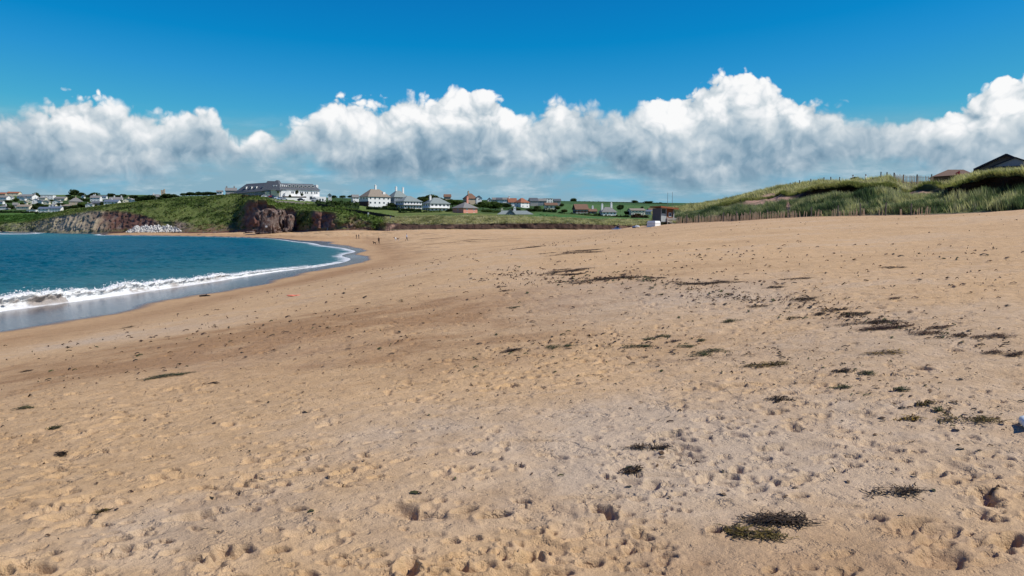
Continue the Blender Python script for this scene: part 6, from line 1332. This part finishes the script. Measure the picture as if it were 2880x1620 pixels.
W_ = [ # px, py, width px, depth/width, colour, tilt deg, label
 (2181, 1480, 185, .42, DK, 0, 'large black tangle of seaweed in the near foreground on the right'), (2115, 1512, 150, .40, OL, -25, 'olive seaweed fronds trailing from the large black tangle'), (2500, 1392, 165, .28, DK, -6, 'thin dark seaweed strand right of and behind the large tangle'),
 (1772, 1331, 60, .35, DK, 5, 'small black forked seaweed sprig on the near grey sand'), (1820, 1268, 108, .16, DK, -6, 'straight dark stick like weed half buried in the near sand'), (2190, 1129, 80, .7, DK, -25, 'thick dark seaweed clump alone on the right sand'), (2716, 1190, 132, .55, OL, -20, 'long olive seaweed heap at the right, nearest the edge'), (2560, 1185, 60, .5, YE, 0, 'small dark weed with a yellow frond left of the long olive heap'), (2600, 1150, 50, .5, OL, 0, 'small olive wisp behind the long olive heap'), (2640, 1165, 36, .6, GN, 0, 'tiny green weed beside the olive wisp'),
 (2531, 1106, 40, .9, GN, 10, 'small green clump on the right sand above the yellow fronded weed'), (2362, 1095, 42, .7, GN, 20, 'small dark green clump near the middle right sand'), (2380, 1052, 52, .8, DK, -15, 'dark weed clump below the yellow brown kelp'), (2440, 1058, 42, .8, GN, 0, 'green weed clump right of the dark clump below the yellow kelp'), (2158, 1031, 145, .5, OL, 4, 'wavy olive seaweed line on the middle right sand'), (2480, 1000, 102, .5, YE, 4, 'yellow brown kelp heap standing out on the right'), (2799, 996, 46, 1., RB, 0, 'red brown weed clump at the right side'), (2862, 1000, 60, 1., RB, 0, 'dark red seaweed heap cut by the right edge'),
 (2777, 953, 98, .9, RB, -8, 'red brown seaweed mound at the right end of the wrack line'), (2698, 950, 46, .9, RB, -10, 'low brown weed left of the red brown mound'), (2643, 930, 68, .7, RB, -8, 'brown weed patch in the wrack line above the mound'), (2585, 945, 82, .7, RB, -20, 'brown weed tail hanging below the wrack line'), (2515, 927, 188, .5, RB, 3, 'longest dark brown seaweed bank of the right wrack line'), (2435, 912, 150, .55, DK, -4, 'black seaweed bank left of the longest brown bank'), (2404, 888, 98, .8, DK, 3, 'black seaweed bank above the left end of the wrack line'), (2363, 873, 60, .6, DK, -4, 'small black bank at the top of the right wrack line'),
 (2262, 846, 92, 1., DK, -12, 'dark scattered weed bank in the middle distance on the right'), (2240, 783, 68, 1.3, DK, 0, 'ring like dark weed bank farther up the right sand'), (2178, 810, 56, 1., DK, 8, 'thin weed strands left of the ring like bank'), (2135, 862, 46, 1.2, DK, 0, 'small dark clump left of the scattered weed bank'), (2232, 895, 30, 1.2, OL, 0, 'yellowish small clump below the scattered weed bank'), (2305, 886, 38, 1., DK, 0, 'dark clump between the scattered bank and the black banks'), (2500, 752, 48, 1.4, DK, 6, 'dark weed clump far up the right beach'), (2536, 752, 22, 1.6, DK, 0, 'little weed clump beside the one far up the right beach'), (2517, 846, 24, 1.4, RB, 0, 'single small brown weed above the wrack line'),
 (2058, 900, 54, .9, GN, -4, 'green weed clump in the centre right sand'), (2011, 987, 72, .8, GN, -8, 'long green weed clump right of centre'), (1962, 997, 62, .9, GN, 0, 'green weed clump just below the long green one'), (1927, 974, 42, .8, GN, -6, 'small green clump left of the long green one'), (1788, 975, 82, .75, GN, 4, 'dark green seaweed heap in the centre of the beach'), (1968, 957, 28, .9, GN, 0, 'small green weed above the long green clump'), (1865, 942, 36, .9, GN, 10, 'small green weed above the central heap'), (1830, 953, 40, .7, GN, 8, 'low green weed between the central heap and the one above'),
 (1463, 984, 98, .6, DK, 3, 'dark low seaweed line left of centre'), (1564, 980, 90, .5, GN, 8, 'greenish seaweed line next to the dark low one'), (1665, 790, 145, 1.3, DK, -2, 'long dark seaweed bank in the middle of the beach'), (1763, 781, 95, 1.5, DK, 0, 'dense dark seaweed bank right of the long one'), (1845, 786, 50, 1.2, DK, -4, 'small dark bank at the right end of the middle wrack'), (1594, 762, 128, 1.2, DK, -3, 'thin dark weed line above the long middle bank'), (1590, 773, 100, 1.0, DK, -3, 'second thin weed line, between the upper line and the long bank'), (2006, 793, 150, .9, DK, 3, 'broken weed line right of the middle wrack'), (1424, 822, 30, 1.3, DK, 0, 'small dark clump left of the middle wrack'), (1442, 868, 34, 1.2, GN, 0, 'small green clump on the sand left of centre'), (1412, 804, 26, 1.2, DK, 0, 'tiny dark clump above the small one left of the wrack'),
 (1600, 711, 180, 2.2, DK, 1, 'long thin weed line high up the central beach'), (1480, 698, 100, 2.0, DK, 0, 'faint weed line far up the central beach'), (1290, 681, 190, 2.6, DK, 1, 'dark weed line across the sand behind the walkers'), (1350, 674, 120, 2.6, DK, 0, 'farther weed line right of the walking person'), (1215, 671, 80, 2.6, DK, 0, 'short far weed line just right of the walking person'),
 (457, 1064, 142, .5, GN, 14, 'long green weed strand on the damp brown sand at the left'), (67, 1155, 56, .7, GN, 0, 'green weed strand near the left edge'), (170, 1270, 26, .8, DK, 20, 'small black weed on the left foreground sand'), (155, 1208, 32, .8, GN, 0, 'small green weed below the left edge strand'), (70, 1044, 34, .7, DK, 5, 'short dark stick like weed near the left edge'), (290, 1435, 14, 1.2, OL, 60, 'short upright brown sprig in the left foreground'), (360, 922, 30, .9, GN, 0, 'small green weed near the wet sand at left'), (600, 1082, 22, 1., DK, 0, 'tiny dark weed right of the long green strand'),
]
for i, (px, py, w, dw_, col_, tilt, lab) in enumerate(W_):
    x, y = sand_hit(px, py); wm_ = w * y / F; dd = min(wm_ * dw_ * (1 if y < 12 else .8), 3.0); far_ = max(1.0, y / 14); wm_ *= 1 if i == 0 else .85
    n = int((1.7 if i < 2 else .75) * min(500, 80 + wm_ * dd * 700 / far_ ** 1.4 + wm_ * 60))
    me = weed_mesh('seaweed', x, y, wm_, dd, n, 8, min(.05 + wm_ * .22, .5), .0034 * far_ ** .8, .022 * min(2.0, far_ ** .5), col_, 300 + i, math.radians(tilt))
    o = link(bpy.data.objects.new('seaweed', me)); o.location = (x, y, 0); tag(o, lab, 'seaweed', 'seaweed heaps on the beach')
# countless crumbs of dried weed over the strand
r = np.random.default_rng(77); n = 15000
az_ = np.radians(r.uniform(-35, 36, n)); rr_ = np.exp(r.uniform(math.log(4.5), math.log(170), n)); x, y = rr_ * np.sin(az_), rr_ * np.cos(az_)
den = .30 + .9 * sstep(fbm(x * .25, y * .14, 4, 401), -.05, .35) + .6 * np.exp(-((az_ - .18 - .002 * rr_) / .35) ** 2) - .35 * sstep(rr_, 60, 150) - .75 * sstep(az_, .05, .3) * sstep(rr_, 20, 45)
wl_px = [(1380, 768), (1480, 780), (1600, 790), (1750, 785), (1900, 800), (2020, 830), (2120, 850), (2250, 850), (2350, 880), (2440, 908), (2560, 932), (2700, 950), (2870, 1000)]
wq = np.array([sand_hit(*q_) for q_ in wl_px]); m_ = 1700; u_ = r.uniform(0, len(wq) - 1.001, m_); i_ = u_.astype(int); f_ = u_ - i_; wp = wq[i_] * (1 - f_)[:, None] + wq[i_ + 1] * f_[:, None]
wp += r.normal(0, 1, (m_, 2)) * np.array([.035, .10]) * np.hypot(wp[:, 0], wp[:, 1])[:, None] * r.uniform(.1, 1, (m_, 1))
wq2 = np.array([sand_hit(*q_) for q_ in ((1400, 985), (1560, 980), (1790, 972), (1960, 985), (2160, 1030), (2380, 1052), (2530, 1105), (2720, 1190), (2870, 1240))]); u_ = r.uniform(0, len(wq2) - 1.001, 900); i_ = u_.astype(int); f_ = u_ - i_; wp2 = wq2[i_] * (1 - f_)[:, None] + wq2[i_ + 1] * f_[:, None]; wp2 += r.normal(0, 1, (900, 2)) * np.array([.04, .09]) * np.hypot(wp2[:, 0], wp2[:, 1])[:, None]
x = np.r_[x, wp[:, 0], wp2[:, 0]]; y = np.r_[y, wp[:, 1], wp2[:, 1]]; den = np.r_[den, np.full(m_ + 900, 2.6)]; n = len(x)
keep = (r.random(n) < den * .24) & (beach_z(x, y) > .9); x, y = x[keep], y[keep]; n = len(x); R0 = np.hypot(x, y); h = r.uniform(0, 6.28, n); L = r.uniform(.15, 1, n) ** 2.2 * .040 * np.clip(R0 / 10, .7, 2.2); wd = L * r.uniform(.12, .6, n)
V = []
for k, (u, lz) in enumerate(((-1, .004), (0, .014), (1, .006))):
    bx, by = x + np.cos(h) * L * u + np.sin(h) * L * .3 * (k == 1), y + np.sin(h) * L * u; q = bz(bx, by) + lz * np.clip(R0 / 9, .7, 3)
    for sg in (-1, 1): V.append(np.stack([bx - np.sin(h) * wd * sg, by + np.cos(h) * wd * sg, q + (.008 * np.clip(R0 / 9, .7, 3)) * (sg > 0)], 1))
V = np.stack(V, 1).reshape(-1, 3); i = np.arange(n)[:, None] * 6; Fq = np.concatenate([i + np.array([[0, 1, 3, 2]]), i + np.array([[2, 3, 5, 4]])], 1).reshape(-1, 4)
pal = np.array([(.05, .03, .02), (.03, .024, .016), (.09, .055, .03), (.045, .045, .016), (.14, .09, .05)]); cv = pal[r.integers(0, 5, n)] * r.uniform(.7, 1.4, (n, 1))
obj_np('seaweed_litter', V, Fq, [mat('kelp', (1, 1, 1))], kind='stuff', col=np.repeat(cv, 6, axis=0), smooth=False)
# flotsam
x, y = sand_hit(825, 834); z = float(bz(x, y)); t = thing('orange_cloth', 'crumpled orange pink cloth lying on the sand above the waterline', 'cloth', (x, y, z)); o = link(bpy.data.objects.new('cloth', rock_mesh('cloth', 91, .20, .10, .035, 24, 10, .35, .8, mats=[mat('coral_cloth', (.75, .22, .14), .8)])), t); o.location = (-.08, 0, .03); o = link(bpy.data.objects.new('fold', rock_mesh('fold', 92, .12, .08, .03, 18, 8, .35, .8, mats=[mat('coral_cloth', (.75, .22, .14))])), t); o.location = (.20, .04, .035)
x, y = sand_hit(576, 834); z = float(bz(x, y)); t = thing('driftwood', 'dark driftwood log lying at the edge of the wet sand', 'driftwood', (x, y, z)); b = MB(); b.bar((-.36, 0, .03), (.05, .05, .06), .05, .06, 7); b.bar((.05, .05, .06), (.38, -.02, .04), .06, .035, 7); b.bar((.0, .03, .07), (.18, -.1, .16), .03, .015, 5); b.build('log', mat('wet_wood', (.035, .027, .02), .6), t)
x, y = sand_hit(2885, 1216); z = float(bz(x, y)); t = thing('white_bottle', 'white plastic bottle lying at the right edge of the near sand', 'bottle', (x, y, z), math.radians(70)); b = MB(); b.bar((-.09, 0, .035), (.06, 0, .035), .034, .034, 12); b.bar((.06, 0, .035), (.10, 0, .035), .034, .014, 12); b.build('body', mat('white_bottle', (.72, .76, .74), .4), t, smooth=True); b = MB(); b.bar((.10, 0, .035), (.125, 0, .035), .016, .016, 10); b.build('cap', mat('mint_cap', (.35, .6, .55), .5), t)
